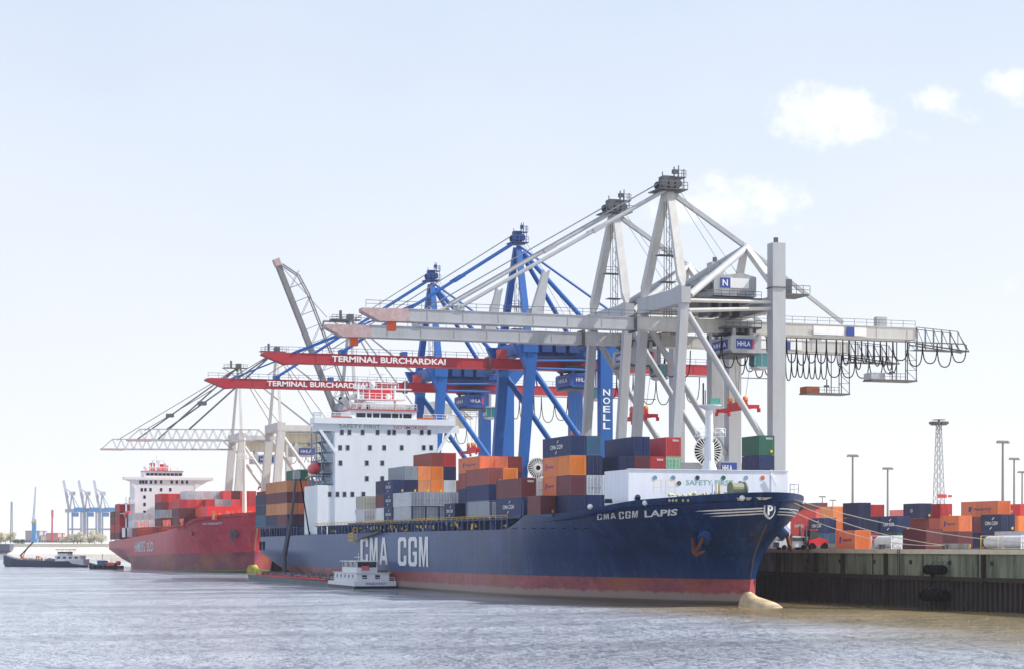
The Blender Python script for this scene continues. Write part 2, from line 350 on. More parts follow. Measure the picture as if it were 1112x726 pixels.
# low crash barrier that runs along the yard behind the quay road
cbr = MB().prism([(0,0),(.5,0),(.32,.9),(.18,.9)],0,110)
cbr.v = [Vector((v.x+160, v.y+262, v.z+QZ)) for v in cbr.v]
cbr = tag(cbr.build('concrete_barrier', mat('barrier_concrete',(150,146,138),.9,dirt=.5)), 'long low grey concrete barrier at the edge of the container yard', 'barrier')
# crane rails on the quay
for P_, lab in ((137,'steel crane rail nearest the quay edge'),(154.6,'steel crane rail farther back from the quay edge')):
    tag(MB().box(P_-.08,P_+.08,150,900,QZ,QZ+.15).build('crane_rail', STEEL), lab, 'rail', 'crane rails')
# ---------------------------------------------------------------- ship hulls
def interp(x, tab):
    if x <= tab[0][0]: return tab[0][1]
    for (a, fa), (b_, fb) in zip(tab, tab[1:]):
        if x <= b_: return fa+(fb-fa)*(x-a)/(b_-a)
    return tab[-1][1]
CP = 116.5; HB = 16.1
WLB = [(0,0),(1,.9),(3,2.2),(8.5,4.9),(19,8.0),(30,11.3),(48,15.3),(60,16.0),(64,16.1)]
WZ = [(3.5,0),(5,.04),(6.5,.13),(9,.36),(11.3,.68),(13,.9),(14.6,1.0),(30,1)]
class Hull:
    def __init__(s, stems, sheer, length, ystern, zs=1.0):
        s.stems, s.sheer, s.yst, s.zs = stems, sheer, ystern, zs
    def stem(s, z): return interp(z, s.stems)
    def half(s, Y, z):
        d = max(0, Y-s.stem(z)); w_ = interp(z/s.zs, WZ)
        dk = min(HB, 3.02*math.sqrt(d)*(1+.06*max(0,min(1,(d-9)/8)))); dk = dk if dk < 14.5 else min(HB, 14.5+(dk-14.5)*.8)
        wl = interp(d, WLB)
        bb = wl*(1-w_)+dk*w_
        tail = s.yst-Y
        if tail < 60:                       # run aft: pinched underwater, full at deck
            f = max(0, min(1, (tail-18)/42)); k = max(0, min(1, (6.5-z)/6.5))
            bb *= 1-.55*(1-f)*k
            if tail < 3: bb *= 1-.05*(1-tail/3)
        return bb
    def deck(s, Y): return interp(Y, s.sheer)
    def bottom(s, Y):
        tail = s.yst-Y
        return -1.5 if tail > 26 else -1.5+(26-tail)/26*7.4
    def mesh(s):
        mb = MB(); cols = []
        y = 0; ss = [0]
        L = s.yst-s.stem(0)
        q = 0
        while q < 1: q += 1/26; ss.append(60*q*q)
        ss = [v for v in ss if v <= 60]; 
        while ss[-1] < L-2: ss.append(ss[-1]+(3 if ss[-1] < 90 or ss[-1] > L-50 else 8))
        ss = [v for v in ss if v < L-1]+[L]
        NV = 22; rows = []
        y0d = s.stem(99)
        for d in ss:
            col = []
            for side in (-1, 1):
                c = []
                for k in range(NV+1):
                    f = k/NV
                    Yd = min(s.yst, max(y0d, y0d+d)); zt = s.deck(Yd); zb = s.bottom(Yd)
                    z = zb+(zt-zb)*f; st = s.stem(z)
                    Y = st+d*(s.yst-st)/L
                    if k == NV: z = s.deck(Y)
                    c.append(Vector((CP+side*s.half(Y, z), Y, z)))
                col.append(c)
            rows.append(col)
        n = NV+1
        for col in rows:
            for c in col: mb.v += c
        def idx(i, side, k): return i*2*n+side*n+k
        for i in range(len(rows)-1):
            for k in range(NV):
                mb.f.append((idx(i,0,k), idx(i,0,k+1), idx(i+1,0,k+1), idx(i+1,0,k)))
                mb.f.append((idx(i,1,k), idx(i+1,1,k), idx(i+1,1,k+1), idx(i,1,k+1)))
        i = len(rows)-1
        for k in range(NV): mb.f.append((idx(i,0,k), idx(i,0,k+1), idx(i,1,k+1), idx(i,1,k)))
        return mb
    def pt(s, Y, z, off=.05, side=-1):
        e = .3; h0 = s.half(Y, z)
        nx = Vector((1, -(s.half(Y+e,z)-s.half(Y-e,z))/(2*e)*1.0, -(s.half(Y,z+e)-s.half(Y,z-e))/(2*e))).normalized()
        return Vector((CP+side*(h0+nx.x*off), Y+nx.y*off, z+nx.z*off))
    def hit(s, x, y, side=-1):       # hull point on the bearing (x, y) seen from the shore
        best = None; Ya = s.stem(99)-.5
        for it in range(900):
            Y = Ya+it*.25
            z = zat(y, CP+side*HB*.8, Y)
            for _ in range(3): P = CP+side*s.half(Y, z); z = zat(y, P, Y)
            if Y < s.stem(z): continue
            P = CP+side*s.half(Y, z); px = 2200*P/(Zd(P,Y)*CT)-190
            e = abs(px-x)
            if best is None or e < best[0]: best = (e, Y, z)
            elif e > best[0]+6: break
        return best[1], best[2]
def hullmat(name, top, low, band, zsplit, zband, slope=0, y0=0, scuff=(150,150,150), rough=.38, fadeamt=.0):
    m = bpy.data.materials.new(name); m.use_nodes = True; t = m.node_tree; b = t.nodes['Principled BSDF']; b.inputs['Roughness'].default_value = rough; b.inputs['Specular IOR Level'].default_value = .3
    tcn = t.nodes.new('ShaderNodeTexCoord'); sp = t.nodes.new('ShaderNodeSeparateXYZ'); t.links.new(tcn.outputs['Object'], sp.inputs[0])
    def noise(scale, sc3, det=8, rg=.65):
        mp = t.nodes.new('ShaderNodeMapping'); mp.inputs['Scale'].default_value = sc3
        n = t.nodes.new('ShaderNodeTexNoise'); n.inputs['Scale'].default_value = scale; n.inputs['Detail'].default_value = det; n.inputs['Roughness'].default_value = rg
        t.links.new(tcn.outputs['Object'], mp.inputs['Vector']); t.links.new(mp.outputs[0], n.inputs['Vector']); return n.outputs['Fac']
    def step(v, a, b_, to=1):
        r = t.nodes.new('ShaderNodeMapRange'); r.inputs['From Min'].default_value = a; r.inputs['From Max'].default_value = b_; r.inputs['To Max'].default_value = to
        t.links.new(v, r.inputs['Value']); return r.outputs[0]
    def mix(f, a, c):
        x = t.nodes.new('ShaderNodeMix'); x.data_type = 'RGBA'
        t.links.new(f, x.inputs['Factor']) if not isinstance(f, float) else None
        if isinstance(a, tuple): x.inputs['A'].default_value = a
        else: t.links.new(a, x.inputs['A'])
        x.inputs['B'].default_value = c; return x.outputs['Result']
    z = nmath(t,'ADD', sp.outputs[2], nmath(t,'MULTIPLY', nmath(t,'SUBTRACT', sp.outputs[1], y0), slope))
    c4 = lambda c: lin(c)+(1,)
    streaks = noise(.5, (1,1,.07)); blot = noise(.16, (1,.45,.8)); fine = noise(1.6, (1,.6,1))
    topc = mix(step(streaks, .5, .8, .5), c4(top), c4(scuff))
    topc = mix(step(blot, .52, .72, .5), topc, c4(tuple(min(255, int(v*1.35+14)) for v in top)))
    topc = mix(step(noise(1.3, (1,.5,.5)), .6, .72, .55), topc, c4(scuff))
    lowc = mix(step(blot, .45, .6, .75), c4(low), c4(tuple(int(v*1.25+15) for v in low)))
    lowc = mix(step(fine, .52, .68, .6), lowc, c4(tuple(int(v*.55) for v in low)))
    fade = step(nmath(t,'ADD', sp.outputs[1], nmath(t,'MULTIPLY', nmath(t,'SUBTRACT', blot, .5), 120)), 50, 120, fadeamt)
    topc = mix(fade, topc, c4(scuff))
    brk_ = t.nodes.new('ShaderNodeTexBrick'); cmb = t.nodes.new('ShaderNodeCombineXYZ'); t.links.new(sp.outputs[1], cmb.inputs[0]); t.links.new(sp.outputs[2], cmb.inputs[1])
    brk_.inputs['Scale'].default_value = 1; brk_.inputs['Mortar Size'].default_value = .05; brk_.inputs['Mortar Smooth'].default_value = .4; brk_.inputs['Brick Width'].default_value = 9.5; brk_.inputs['Row Height'].default_value = 2.3
    t.links.new(cmb.outputs[0], brk_.inputs['Vector'])
    topc = mix(nmath(t,'MULTIPLY', brk_.outputs['Fac'], .4), topc, c4(tuple(int(v*.45) for v in top)))
    rustn = noise(.7, (1,1,.06)); topc = mix(step(rustn, .62, .74, .75), topc, c4((104,62,46)))
    lowc = mix(step(noise(.045, (1,1,1.6)), .5, .62, .8), lowc, c4((150,84,52)))
    bandz = nmath(t,'ADD', z, nmath(t,'MULTIPLY', nmath(t,'SUBTRACT', streaks, .5), 1.5))
    lowc = mix(step(bandz, zband+.25, zband-.1, .9), lowc, c4(band))
    zz = nmath(t,'ADD', z, nmath(t,'MULTIPLY', nmath(t,'SUBTRACT', fine, .5), .12))
    st = step(zz, zsplit-.05, zsplit+.05)
    f = t.nodes.new('ShaderNodeMix'); f.data_type = 'RGBA'; t.links.new(st, f.inputs['Factor']); t.links.new(lowc, f.inputs['A']); t.links.new(topc, f.inputs['B'])
    wet = step(z, .7, .45)
    t.links.new(mix(nmath(t,'MULTIPLY', wet, .75), f.outputs['Result'], c4((40,38,36))), b.inputs['Base Color'])
    # plating: shallow dents between frames
    bp = t.nodes.new('ShaderNodeBump'); bp.inputs['Strength'].default_value = .25; bp.inputs['Distance'].default_value = .12
    wv = t.nodes.new('ShaderNodeTexWave'); wv.wave_type = 'BANDS'; wv.bands_direction = 'Y'; wv.inputs['Scale'].default_value = .39; wv.inputs['Distortion'].default_value = .6
    t.links.new(tcn.outputs['Object'], wv.inputs['Vector'])
    t.links.new(nmath(t,'ADD', nmath(t,'MULTIPLY', wv.outputs['Fac'], .25), blot), bp.inputs['Height']); t.links.new(bp.outputs[0], b.inputs['Normal'])
    return m
# ---- container prototypes
CL = {'navy':(24,38,82),'cma':(22,44,98),'orange':(236,128,32),'nor':(226,112,48),'maroon':(112,48,58),'red_brown':(150,62,54),'red':(196,46,52),'bright_red':(225,58,58),
      'white':(222,224,226),'light_grey':(196,200,206),'grey':(148,158,170),'teal':(56,104,138),'green':(34,104,84),'mint':(158,204,172),'beige':(186,188,172),'tan':(214,138,84),'pink':(228,132,130),'blue':(36,78,150),'dark_green':(44,84,78)}
CNAME = {'cma':'navy blue','nor':'burnt orange','red_brown':'red-brown','bright_red':'bright red','light_grey':'light grey','dark_green':'dark green'}
def cmat(c): return mat('container_'+c, CL[c], .55, dirt=.28 if c not in ('white','light_grey','beige') else .22, dirtcol=(110,80,60) if c in ('white','light_grey','beige','grey') else tuple(int(v*.5+20) for v in CL[c]), scale=.9, var=.22)
PROT = {}
W = 2.44
def proto(L, Ht, reefer):
    key = (L, Ht, reefer)
    if key in PROT: return PROT[key]
    b_ = MB(); f = .12
    b_.box(.06, W-.06, .06, L-.06, .14, Ht-.06)
    # frame
    for x in (0, W-f):
        for y in (0, L-f): b_.box(x, x+f, y, y+f, 0, Ht)
        b_.box(x, x+f, f, L-f, 0, .14); b_.box(x, x+f, f, L-f, Ht-.1, Ht)
    for y in (0, L-f): b_.box(f, W-f, y, y+f, 0, .14); b_.box(f, W-f, y, y+f, Ht-.1, Ht)
    # corrugation ribs on the long sides
    n = int((L-.4)/.56)
    for side in (0, 1):
        xb, xt = (.06, .015) if side == 0 else (W-.06, W-.015)
        for k in range(n):
            y = .24+k*(L-.48)/n; p = [(xb+(.02 if side == 0 else -.02), y), (xt, y+.08), (xt, y+.3), (xb+(.02 if side == 0 else -.02), y+.38)]
            for (xa, ya), (xc, yc) in zip(p, p[1:]): b_.quad((xa,ya,.14),(xc,yc,.14),(xc,yc,Ht-.1),(xa,ya,Ht-.1))
    # corrugated blank end far side
    body = b_.mesh('container_body')
    d = MB(); d.box(0, 1.06, 0, .05, 0, Ht-.28)
    for k in range(4): d.box(.08, .98, -.02, 0, .15+k*(Ht-.4)/4, .15+k*(Ht-.4)/4+.38)
    door = d.mesh('door')
    r = MB()
    for x in (.28,.78): r.tube((x,-.06,.02),(x,-.06,Ht-.3),.025,n=5)
    for x in (.28,.78): r.box(x-.02,x+.24,-.08,-.05,.9,.96)
    rods = r.mesh('lock_rods')
    e = MB(); e.box(0, W-.26, 0, .05, 0, Ht-.28)
    for k in range(7): e.box(.1+k*.3, .26+k*.3, -.035, 0, .1, Ht-.4)
    end = e.mesh('end_panel')
    PROT[key] = (body, door, rods, end); return PROT[key]
def inst_mat(me): 
    if not me.materials: me.materials.append(None)
STICK = {}
def PLATE():
    if 'p' not in STICK: STICK['p'] = MB().quad((1.75,-.1,.35),(2.1,-.1,.35),(2.1,-.1,.75),(1.75,-.1,.75)).mesh('caution_plate')
    return STICK['p']
def container(P, Y, z, L, c, label, group, end='panel', txt=None, Ht=2.55, parent_extra=None, tw=None):
    """P = water-side face, Y = end nearest the camera"""
    body, door, rods, endp = proto(L, Ht, end)
    m = cmat(c)
    cn = {6.06:'twenty foot',12.19:'forty foot'}[L]
    o = inst('shipping_container', body, m, None, (P, Y, z)); WO[o.name] = Vector((P,Y,z))
    tag(o, label, 'container', group)
    if end == 'doors':
        for k in (0, 1):
            d = inst('door', door, m, o, (.13+k*1.1, .02, .15))
            inst('lock_rods', rods, m if c not in ('white','light_grey','beige') else STEEL, d)
    else: inst('end_panel', endp, m, o, (.13, .015, .15))
    if (int(P*13+Y*7+z*31)) % 3 == 0: inst('caution_plate', PLATE(), YELLOW, o)
    if txt:
        mb = MB(); lm = LETTER
        if txt == 'CMA CGM':
            x = -.012; c0 = L*.72; ww = L*.44 if L > 8 else L*.6; c0 = L/2+ww/2
            textX(mb, 'CMA CGM', x, c0, c0-ww, Ht*.38, Ht*.6, .02)
            mb.quad((x,L/2-.1,Ht*.7),(x,L/2-.75,Ht*.84),(x,L/2-1.0,Ht*.84),(x,L/2-.5,Ht*.7)); mb.quad((x,L/2+.6,Ht*.14),(x,L/2-.0,Ht*.28),(x,L/2-.25,Ht*.28),(x,L/2+.2,Ht*.14))
            if end == 'logo': pass
        elif txt == 'HAPAG-LLOYD':
            lm = SIGNB; x = -.012; textX(mb, 'Hapag-Lloyd', x, L*.66, L*.2, Ht*.4, Ht*.58, .015)
            mb.quad((x,L*.8,Ht*.34),(x,L*.74,Ht*.34),(x,L*.7,Ht*.66),(x,L*.78,Ht*.66))
        elif txt == 'CMA END':
            textY(mb, 'CMA CGM', -.03, .35, W-.35, Ht*.42, Ht*.6, .02)
        elif txt.startswith('end:'):
            textY(mb, txt[4:], -.03, W*.42, W*.85, Ht*.78, Ht*.9, .01)
        else:
            x = -.012; ww = min(L*.62, len(txt)*.75); textX(mb, txt, x, L/2+ww/2, L/2-ww/2, Ht*.4, Ht*.62, .02)
        key = (txt, L, Ht, end)
        if key not in STICK: STICK[key] = mb.mesh('lettering')
        inst('lettering', STICK[key], lm, o)
    return o
# ---------------------------------------------------------------- the blue container ship
S1 = Hull([(-1.5,246.2),(0,245.3),(3.5,244.9),(6.3,244.0),(8.4,242.4),(10.6,240.2),(12.7,238.8),(15,238.0)],
          [(238,14.95),(254,14.2),(262,13.4),(274,12.75),(292,12.6),(298.5,10.5),(350,10.5),(434,10.3),(491,10.0)], 253, 491)
s1 = empty('container_ship', (CP, 238, 0), 'large navy blue container ship with CMA CGM on its side moored under the cranes', 'container ship')
HM1 = hullmat('blue_hull_paint', (0,40,88), (132,60,68), (150,132,124), 3.5, 1.5, .0012, 0, scuff=(50,94,148), rough=.4, fadeamt=.62)
hull1 = S1.mesh().build('hull', HM1, s1, smooth=True)
def deckplane(S, ya, yb, zf, step=2.0, inset=.1):
    mb = MB(); y = ya
    while y < yb-.01:
        y2 = min(yb, y+step); z1_, z2_ = zf(y), zf(y2); a = S.half(y, S.deck(y))-inset; c = S.half(y2, S.deck(y2))-inset
        mb.quad((CP-a,y,z1_),(CP+a,y,z1_),(CP+c,y2,z2_),(CP-c,y2,z2_)); y = y2
    return mb
DECKP = mat('deck_paint', (60,86,120), .7, dirt=.4)
deckplane(S1, 238.4, 490.9, lambda y: S1.deck(y)-(1.1 if y < 296 else .12)).build('deck', DECKP, s1)
# bulb
mb = MB(); 
prof = [(252,.6,2.6),(248,.9,2.4),(245.4,1.2,1.95),(243.6,1.6,1.35),(241,1.95,1.0),(238.6,1.75,.7),(237,1.35,.3),(235.8,.85,-.1),(235.0,.4,-.45),(234.7,.03,-.9)]
n = 20
for (y,rx,zt_) in prof:
    for k in range(n):
        t_ = 2*math.pi*k/n; mb.v.append(Vector((CP+rx*math.cos(t_), y, -1.0+(zt_+1.0)*math.sin(t_) if math.sin(t_) > 0 else -1.0+1.2*math.sin(t_))))
for a in range(len(prof)-1):
    for k in range(n): mb.f.append((a*n+k,(a+1)*n+k,(a+1)*n+(k+1)%n,a*n+(k+1)%n))
mb.build('bulbous_bow', mat('bulb_paint',(210,190,156),.6,dirt=.7,dirtcol=(150,118,90),streak=False), s1, smooth=True)
# hull lettering, following the plates
def hull_block(S, parent, s, xa, xb, yta, ytb, yba, ybb, m, gap=.22):
    A, B = S.hit(xa, yta), S.hit(xb, ytb); C, D = S.hit(xa, yba), S.hit(xb, ybb)
    def fn(u, v):
        y = (C[0]*(1-u)+D[0]*u)*(1-v)+(A[0]*(1-u)+B[0]*u)*v; z = (C[1]*(1-u)+D[1]*u)*(1-v)+(A[1]*(1-u)+B[1]*u)*v
        return S.pt(y, z, .07)
    n = len(s); w_ = 1/(n+gap*(n-1)); 
    for k, ch in enumerate(s): block_letter(MB_ := MB(), ch, fn, k*w_*(1+gap), k*w_*(1+gap)+w_); MB_.build('lettering', m, parent)
def hull_text(S, parent, s, xa, xb, yta, ytb, yba, ybb, bold, m, name='lettering'):
    """corner bearings: top edge yta..ytb, bottom edge yba..ybb over x = xa..xb"""
    A, B = S.hit(xa, yta), S.hit(xb, ytb); C, D = S.hit(xa, yba), S.hit(xb, ybb); mb = MB()
    def fn(u, v):
        y = (C[0]*(1-u)+D[0]*u)*(1-v)+(A[0]*(1-u)+B[0]*u)*v; z = (C[1]*(1-u)+D[1]*u)*(1-v)+(A[1]*(1-u)+B[1]*u)*v
        return S.pt(y, z, .07)
    add_text(mb, s, fn, bold); return mb.build(name, m, parent)
WHL = mat('hull_lettering_white', (214,220,228), .6, dirt=.2, dirtcol=(120,130,150))
hull_block(S1, hull1, 'CMA', 392, 421.5, 583.3, 582.8, 610.5, 613, LETTER)
hull_block(S1, hull1, 'CGM', 432.5, 465.5, 582.8, 582, 613.5, 615, LETTER)
hull_block(S1, hull1, 'CMA', 648.5, 669, 557.2, 555.2, 563.7, 562.0, LETTER, .3)
hull_block(S1, hull1, 'CGM', 672.5, 693, 554.8, 553.4, 562.8, 561.0, LETTER, .3)
hull_text(S1, hull1, 'LAPIS', 700.5, 736, 553.4, 551.6, 561.0, 558.6, .03, LETTER)
mb = MB()
for j, (xa, ya, xb, yb, w_) in enumerate(((755,554.3,829,551.0,1.5),(764,557.0,829,553.9,1.5),(772,559.9,829,556.8,1.4))):
    ps = []
    for q in range(17):
        u = q/16; x = xa+(xb-xa)*u; y = ya+(yb-ya)*u
        ps.append((S1.hit(x, y-w_/2*min(1,u*4+.1)), S1.hit(x, y+w_/2*min(1,u*4+.1))))
    for (a, b_), (c, d) in zip(ps, ps[1:]): mb.quad(S1.pt(*a,.06), S1.pt(*c,.06), S1.pt(*d,.06), S1.pt(*b_,.06))
mb.build('bow_stripes', LETTER, hull1); mb = MB()
for z in (12.85,12.45,12.1):       # the same stripes on the far bow
    ps = [(S1.stem(z)+.25+q*.3, z-.02*q*.3) for q in range(40)]
    for (a, za), (c, zc) in zip(ps, ps[1:]): mb.quad(S1.pt(a,za-.06,.06,1), S1.pt(c,zc-.06,.06,1), S1.pt(c,zc+.06,.06,1), S1.pt(a,za+.06,.06,1))
mb.build('bow_stripes', WHL, hull1)
# shield emblem with a P standing on the stem
def flat_emblem(cx_, cy_, cz_):
    yv = cy_
    sh = [(-.85,.9),(0,1.15),(.85,.9),(.85,-.2),(.5,-.85),(0,-1.25),(-.5,-.85),(-.85,-.2)]
    k = .92
    e = MB(); e.prism([(cx_+x*k, cz_+z*k) for x, z in sh], yv-.04, yv+.5); e.build('emblem_border', LETTER, hull1)
    e = MB(); e.prism([(cx_+x*.84*k, cz_+z*.84*k) for x, z in sh], yv-.09, yv-.045); e.build('emblem_field', mat('emblem_navy',(14,28,66),.4,dirt=0), hull1)
    e = MB(); textY(e, 'P', yv-.13, cx_-.36, cx_+.42, cz_-.62, cz_+.66, .03); e.build('emblem_letter', LETTER, hull1)
flat_emblem(CP-.15, S1.stem(12.45)-.22, 12.6)
# highlight along the stem ridge, painted as a paler strip
mb = MB(); zz = [3.7+q*.45 for q in range(17)]
for a, c in zip(zz, zz[1:]):
    mb.quad((CP-.1,S1.stem(a)-.06,a),(CP+.1,S1.stem(a)-.06,a),(CP+.1,S1.stem(c)-.06,c),(CP-.1,S1.stem(c)-.06,c))
mb.build('stem_highlight', mat('dull_stem_highlight',(92,84,96),.8,dirt=.9,dirtcol=(120,70,50)), hull1)
# anchors
def anchor(side, Y, z):
    p = S1.pt(Y, z, 0, side); a = empty('anchor', p); a.parent = s1; a.location = p-origin(s1); WO[a.name] = p
    nrm = (S1.pt(Y, z, 1, side)-p).normalized()
    b = MB(); b.tube(p-nrm*.5, p+nrm*.9, 1.05, .9, 20); b.tube(p+nrm*.9, p+nrm*.92, .9, .4, 20); b.build('hawse_bolster', mat('bolster_blue',(20,66,128),.45,dirt=.25), a, smooth=False)
    e1 = Vector((-side*.5,-.86,0)); up = Vector((0,0,1)); q = p+nrm*1.25
    def at_(a, b_, o=0): return q+e1*a*.8+up*b_*.8+nrm*o
    b = MB(); b.beam(at_(-.1,.3,-.3), at_(-1.2,-1.5,.2), .38, .4); b.beam(at_(-1.75,-1.35,.1), at_(-.55,-1.95,.3), .55, .6)
    b.beam(at_(-1.6,-1.4,.1), at_(-1.75,1.15,.5), .55, .5, .1, .25); b.beam(at_(-.7,-1.85,.3), at_(.95,-1.0,.6), .55, .5, .1, .25); b.tube(at_(-.15,.25,-.1), at_(.1,.6,-.1), .25, n=10)
    b.build('anchor_flukes', mat('anchor_rust',(108,62,44),.9,dirt=.7,dirtcol=(60,36,30),streak=False,scale=1.2), a)
Ya_, za_ = S1.hit(768, 581); anchor(-1, Ya_, za_); anchor(1, 246.5, 10.0)
# mooring ports, draught marks, thruster marks
def hullpatch(S, parent, x, y, wpx, hpx, m, name, n=4):
    mb = MB(); 
    ps = [(S.hit(x+wpx*(q/n-.5), y-hpx/2), S.hit(x+wpx*(q/n-.5), y+hpx/2)) for q in range(n+1)]
    for (a, b_), (c, d) in zip(ps, ps[1:]): mb.quad(S.pt(*a,.05), S.pt(*c,.05), S.pt(*d,.05), S.pt(*b_,.05))
    return mb.build(name, m, parent)
for x, y in ((803,541.2),(813,540.8),(824,540.5),(832,540.8),(846,541)):
    try: hullpatch(S1, hull1, x, y, 6, 3.0, mat('fairlead_cream',(214,204,178),.6,dirt=.5), 'fairlead'); hullpatch(S1, hull1, x, y, 3.6, 1.5, BLACK, 'fairlead_opening')
    except Exception as e_: print(e_)
for x, y in ((641,549.4),(701,545.3),(806,540.0)):
    c_ = S1.pt(*S1.hit(x, y), .03); MB().ball(c_, .38, .38, .38).build('mooring_roller', LETTER, hull1, smooth=True)
m_ = MB()
for xx in (727, 731, 735, 742, 747): 
    c_ = S1.pt(*S1.hit(xx, 542.6), .08); m_.ball(c_, .15, .25, .2)
m_.build('stowed_floats', mat('float_cream',(205,190,140),.6,dirt=.3), s1)
for xx in (559,570,580,590,601,613,626,637):
    hullpatch(S1, hull1, xx, 573.2, 4.5, .8, BLACK, 'freeing_port', 1)
hullpatch(S1, hull1, 661, 543.2, 8, 4.6, mat('bulwark_recess',(16,24,46),.7,dirt=.2), 'bulwark_gap')
# cell guides / hatch coamings and covers
HATCH = mat('hatch_blue', (30,62,110), .6, dirt=.4)
bays = {}   # corner px of the outermost row -> Y of its near end
P0 = 101.0; PR = 2.53; BZ = 12.6
def Yc(px): return Yat(px, P0)
mb = MB()
mb.box(103.2, 129.8, 268, 428, 10.4, 12.2); mb.box(103.2,129.8,446,486,10.0,12.2); mb.build('hatch_coaming', HATCH, s1)
for name, (ya, yb) in {'a': (Yc(601)+.2, Yc(601)+12.4),'b':(Yc(565.8), Yc(565.8)+12.3),'c':(Yc(531),Yc(531)+12.3),'d':(Yc(505.5),Yc(505.5)+12.3),'e':(Yc(446),Yc(446)+12.3),'f':(Yc(426),Yc(426)+12.3),'g':(Yc(394.7),Yc(394.7)+12.3),'h':(Yc(311.5),Yc(311.5)+12.3),'i':(Yc(300),Yc(300)+12.3),'j':(Yc(288.6),Yc(288.6)+12.3)}.items():
    MB().box(P0-.1, CP*2-P0+.1, ya, yb, 12.2, 12.57).build('hatch_cover', HATCH, s1)
MB().box(112, 133.2-.4, 270, 277, 10.4, 12.58).build('hatch_cover', HATCH, s1)
# side stanchions, lashing bridges and yellow rails
random.seed(11)
mb = MB(); yl = MB(); y = 299.5
while y < 489:
    if not (431 < y < 446):
        z0 = S1.deck(y)-.15
        mb.box(100.75,101.15,y-.25,y+.25,z0,12.2)
        if random.random() < .55: mb.box(101.2,101.5,y+.4,y+1.7,z0,z0+random.uniform(.8,1.7))
        if random.random() < .5: mb.tube((101.3,y,z0+.3),(101.6,y+2.2,12.1),.08)
    y += random.choice([2.0,2.6,3.2])
mb.box(100.7,101.2,299,430,12.02,12.2); mb.box(100.7,101.2,447,489,12.02,12.2); mb.build('side_stanchions', HATCH, s1)
yl.rail([(100.62,299,12.2),(100.62,430,12.2)], .55, 3, .05)
for k in range(46):
    y = random.uniform(300, 428); z0 = random.uniform(10.6, 11.4); yl.box(100.95,101.05,y,y+random.uniform(.3,1.4),z0,z0+random.uniform(.08,.7))
yl.build('walkway_rails', YELLOW, s1)
w2 = MB()
for k in range(40):
    y = random.uniform(300, 428); z0 = random.uniform(10.5, 11.6); w2.box(101.18,101.3,y,y+random.uniform(.2,.8),z0,z0+random.uniform(.2,.6))
w2.build('deck_fittings', WHITE, s1)
mb = MB()                      # lashing bridges between bays
for px in (565.8,531,505.5,446,426,311.5,300):
    y = Yc(px)-.9
    for k in range(0, 12): mb.box(P0+k*PR-.12+.1, P0+k*PR+.22, y, y+.35, 12.2, 15.2)
    mb.box(P0-.2, 132.2, y, y+.5, 15.0, 15.15)
mb.build('lashing_bridges', HATCH, s1)
# gangway hanging on the side
ga = MB(); ya, yb = Yat(412, 99.9), Yat(391, 99.9); ga.beam((99.9,ya,10.6),(99.9,yb,9.3),.8,.25); ga.rail([(99.6,ya,10.7),(99.6,yb,9.4)],1.0,2,.05)
ga.build('gangway', STEEL, s1)
ga = MB(); yc = Yat(384, 99.9); ga.box(99.3,100.3,yc-1.6,yc+1.6,8.9,9.1); ga.rail([(99.35,yc-1.6,9.1),(99.35,yc+1.6,9.1)],1.3,1,.09); ga.rail([(99.4,yc-1.6,10.2),(100.2,yc-1.6,10.2)],1.3,1,.09); ga.build('gangway_platform', YELLOW, s1)
# windows cut in the stern quarter
for x in (282.5, 286):
    yy = Yat(x, 100.35); MB().box(100.33,100.5,yy-.9,yy+.9,8.0-1.2,8.0+.9).build('mooring_opening', BLACK, hull1)
# white breakwater house on the foredeck
YB_ = 256.2
BW = mat('breakwater_white', (232,236,244), .5, dirt=.2, dirtcol=(160,160,170), scale=.5)
mb = MB(); PL, PRR = Pat(680.3, YB_), Pat(855.5, YB_)
PL += .3; mb.box(PL, PRR, YB_, YB_+.5, 13.4, 18.4); mb.box(PL, PL+.5, YB_+.5, YB_+9, 12.9, 18.4); mb.box(PRR-.5, PRR, YB_+.5, YB_+9, 12.6, 18.4)
mb.box(PRR-2.6, PRR-2.45, YB_-.06, YB_-.003, 13, 18.4); mb.box(PL-.05, PRR+.05, YB_-.12, YB_+.62, 18.4, 18.5)
brk = mb.build('breakwater', BW, s1)
m_ = MB(); textY(m_, 'SAFETY FIRST', YB_-.02, Pat(745,YB_), Pat(796.5,YB_), zat(526.3,117,YB_), zat(520.6,117,YB_), .01); m_.build('lettering', mat('faded_green_letters',(126,176,168),.6,dirt=.3,dirtcol=(190,205,210)), brk)
for x, y, c in ((711.2,518,(120,140,165)),(731,518,(120,140,165)),(757.4,518,(30,40,70)),(785.6,518,(30,90,80)),(810.2,518,(140,160,190)),(828.2,518,(215,100,50)),(737.4,524,(90,80,70)),(804,523.8,(120,130,150))):
    P_ = Pat(x, YB_); z_ = zat(y, P_, YB_); MB().tube((P_,YB_-.06,z_),(P_,YB_-.002,z_),.32,n=14).build('vent_disc', mat('disc_%d_%d_%d'%c,c,.5,dirt=.2), brk)
P_ = Pat(692.5, YB_); MB().box(P_-.4,P_+.4,YB_-.05,YB_-.002,13.6,14.6).tube((P_,YB_-.05,14.6),(P_,YB_-.002,14.6),.4,n=14).build('door', mat('weather_door',(40,70,90),.5,dirt=.2), brk)
for k in range(4):
    P_ = Pat(840, YB_); 
MB().beam((Pat(836,YB_),YB_-.3,17.9),(Pat(842,YB_),YB_-.3,16.4),.15,.15).build('stair_rail', WHITE, brk)
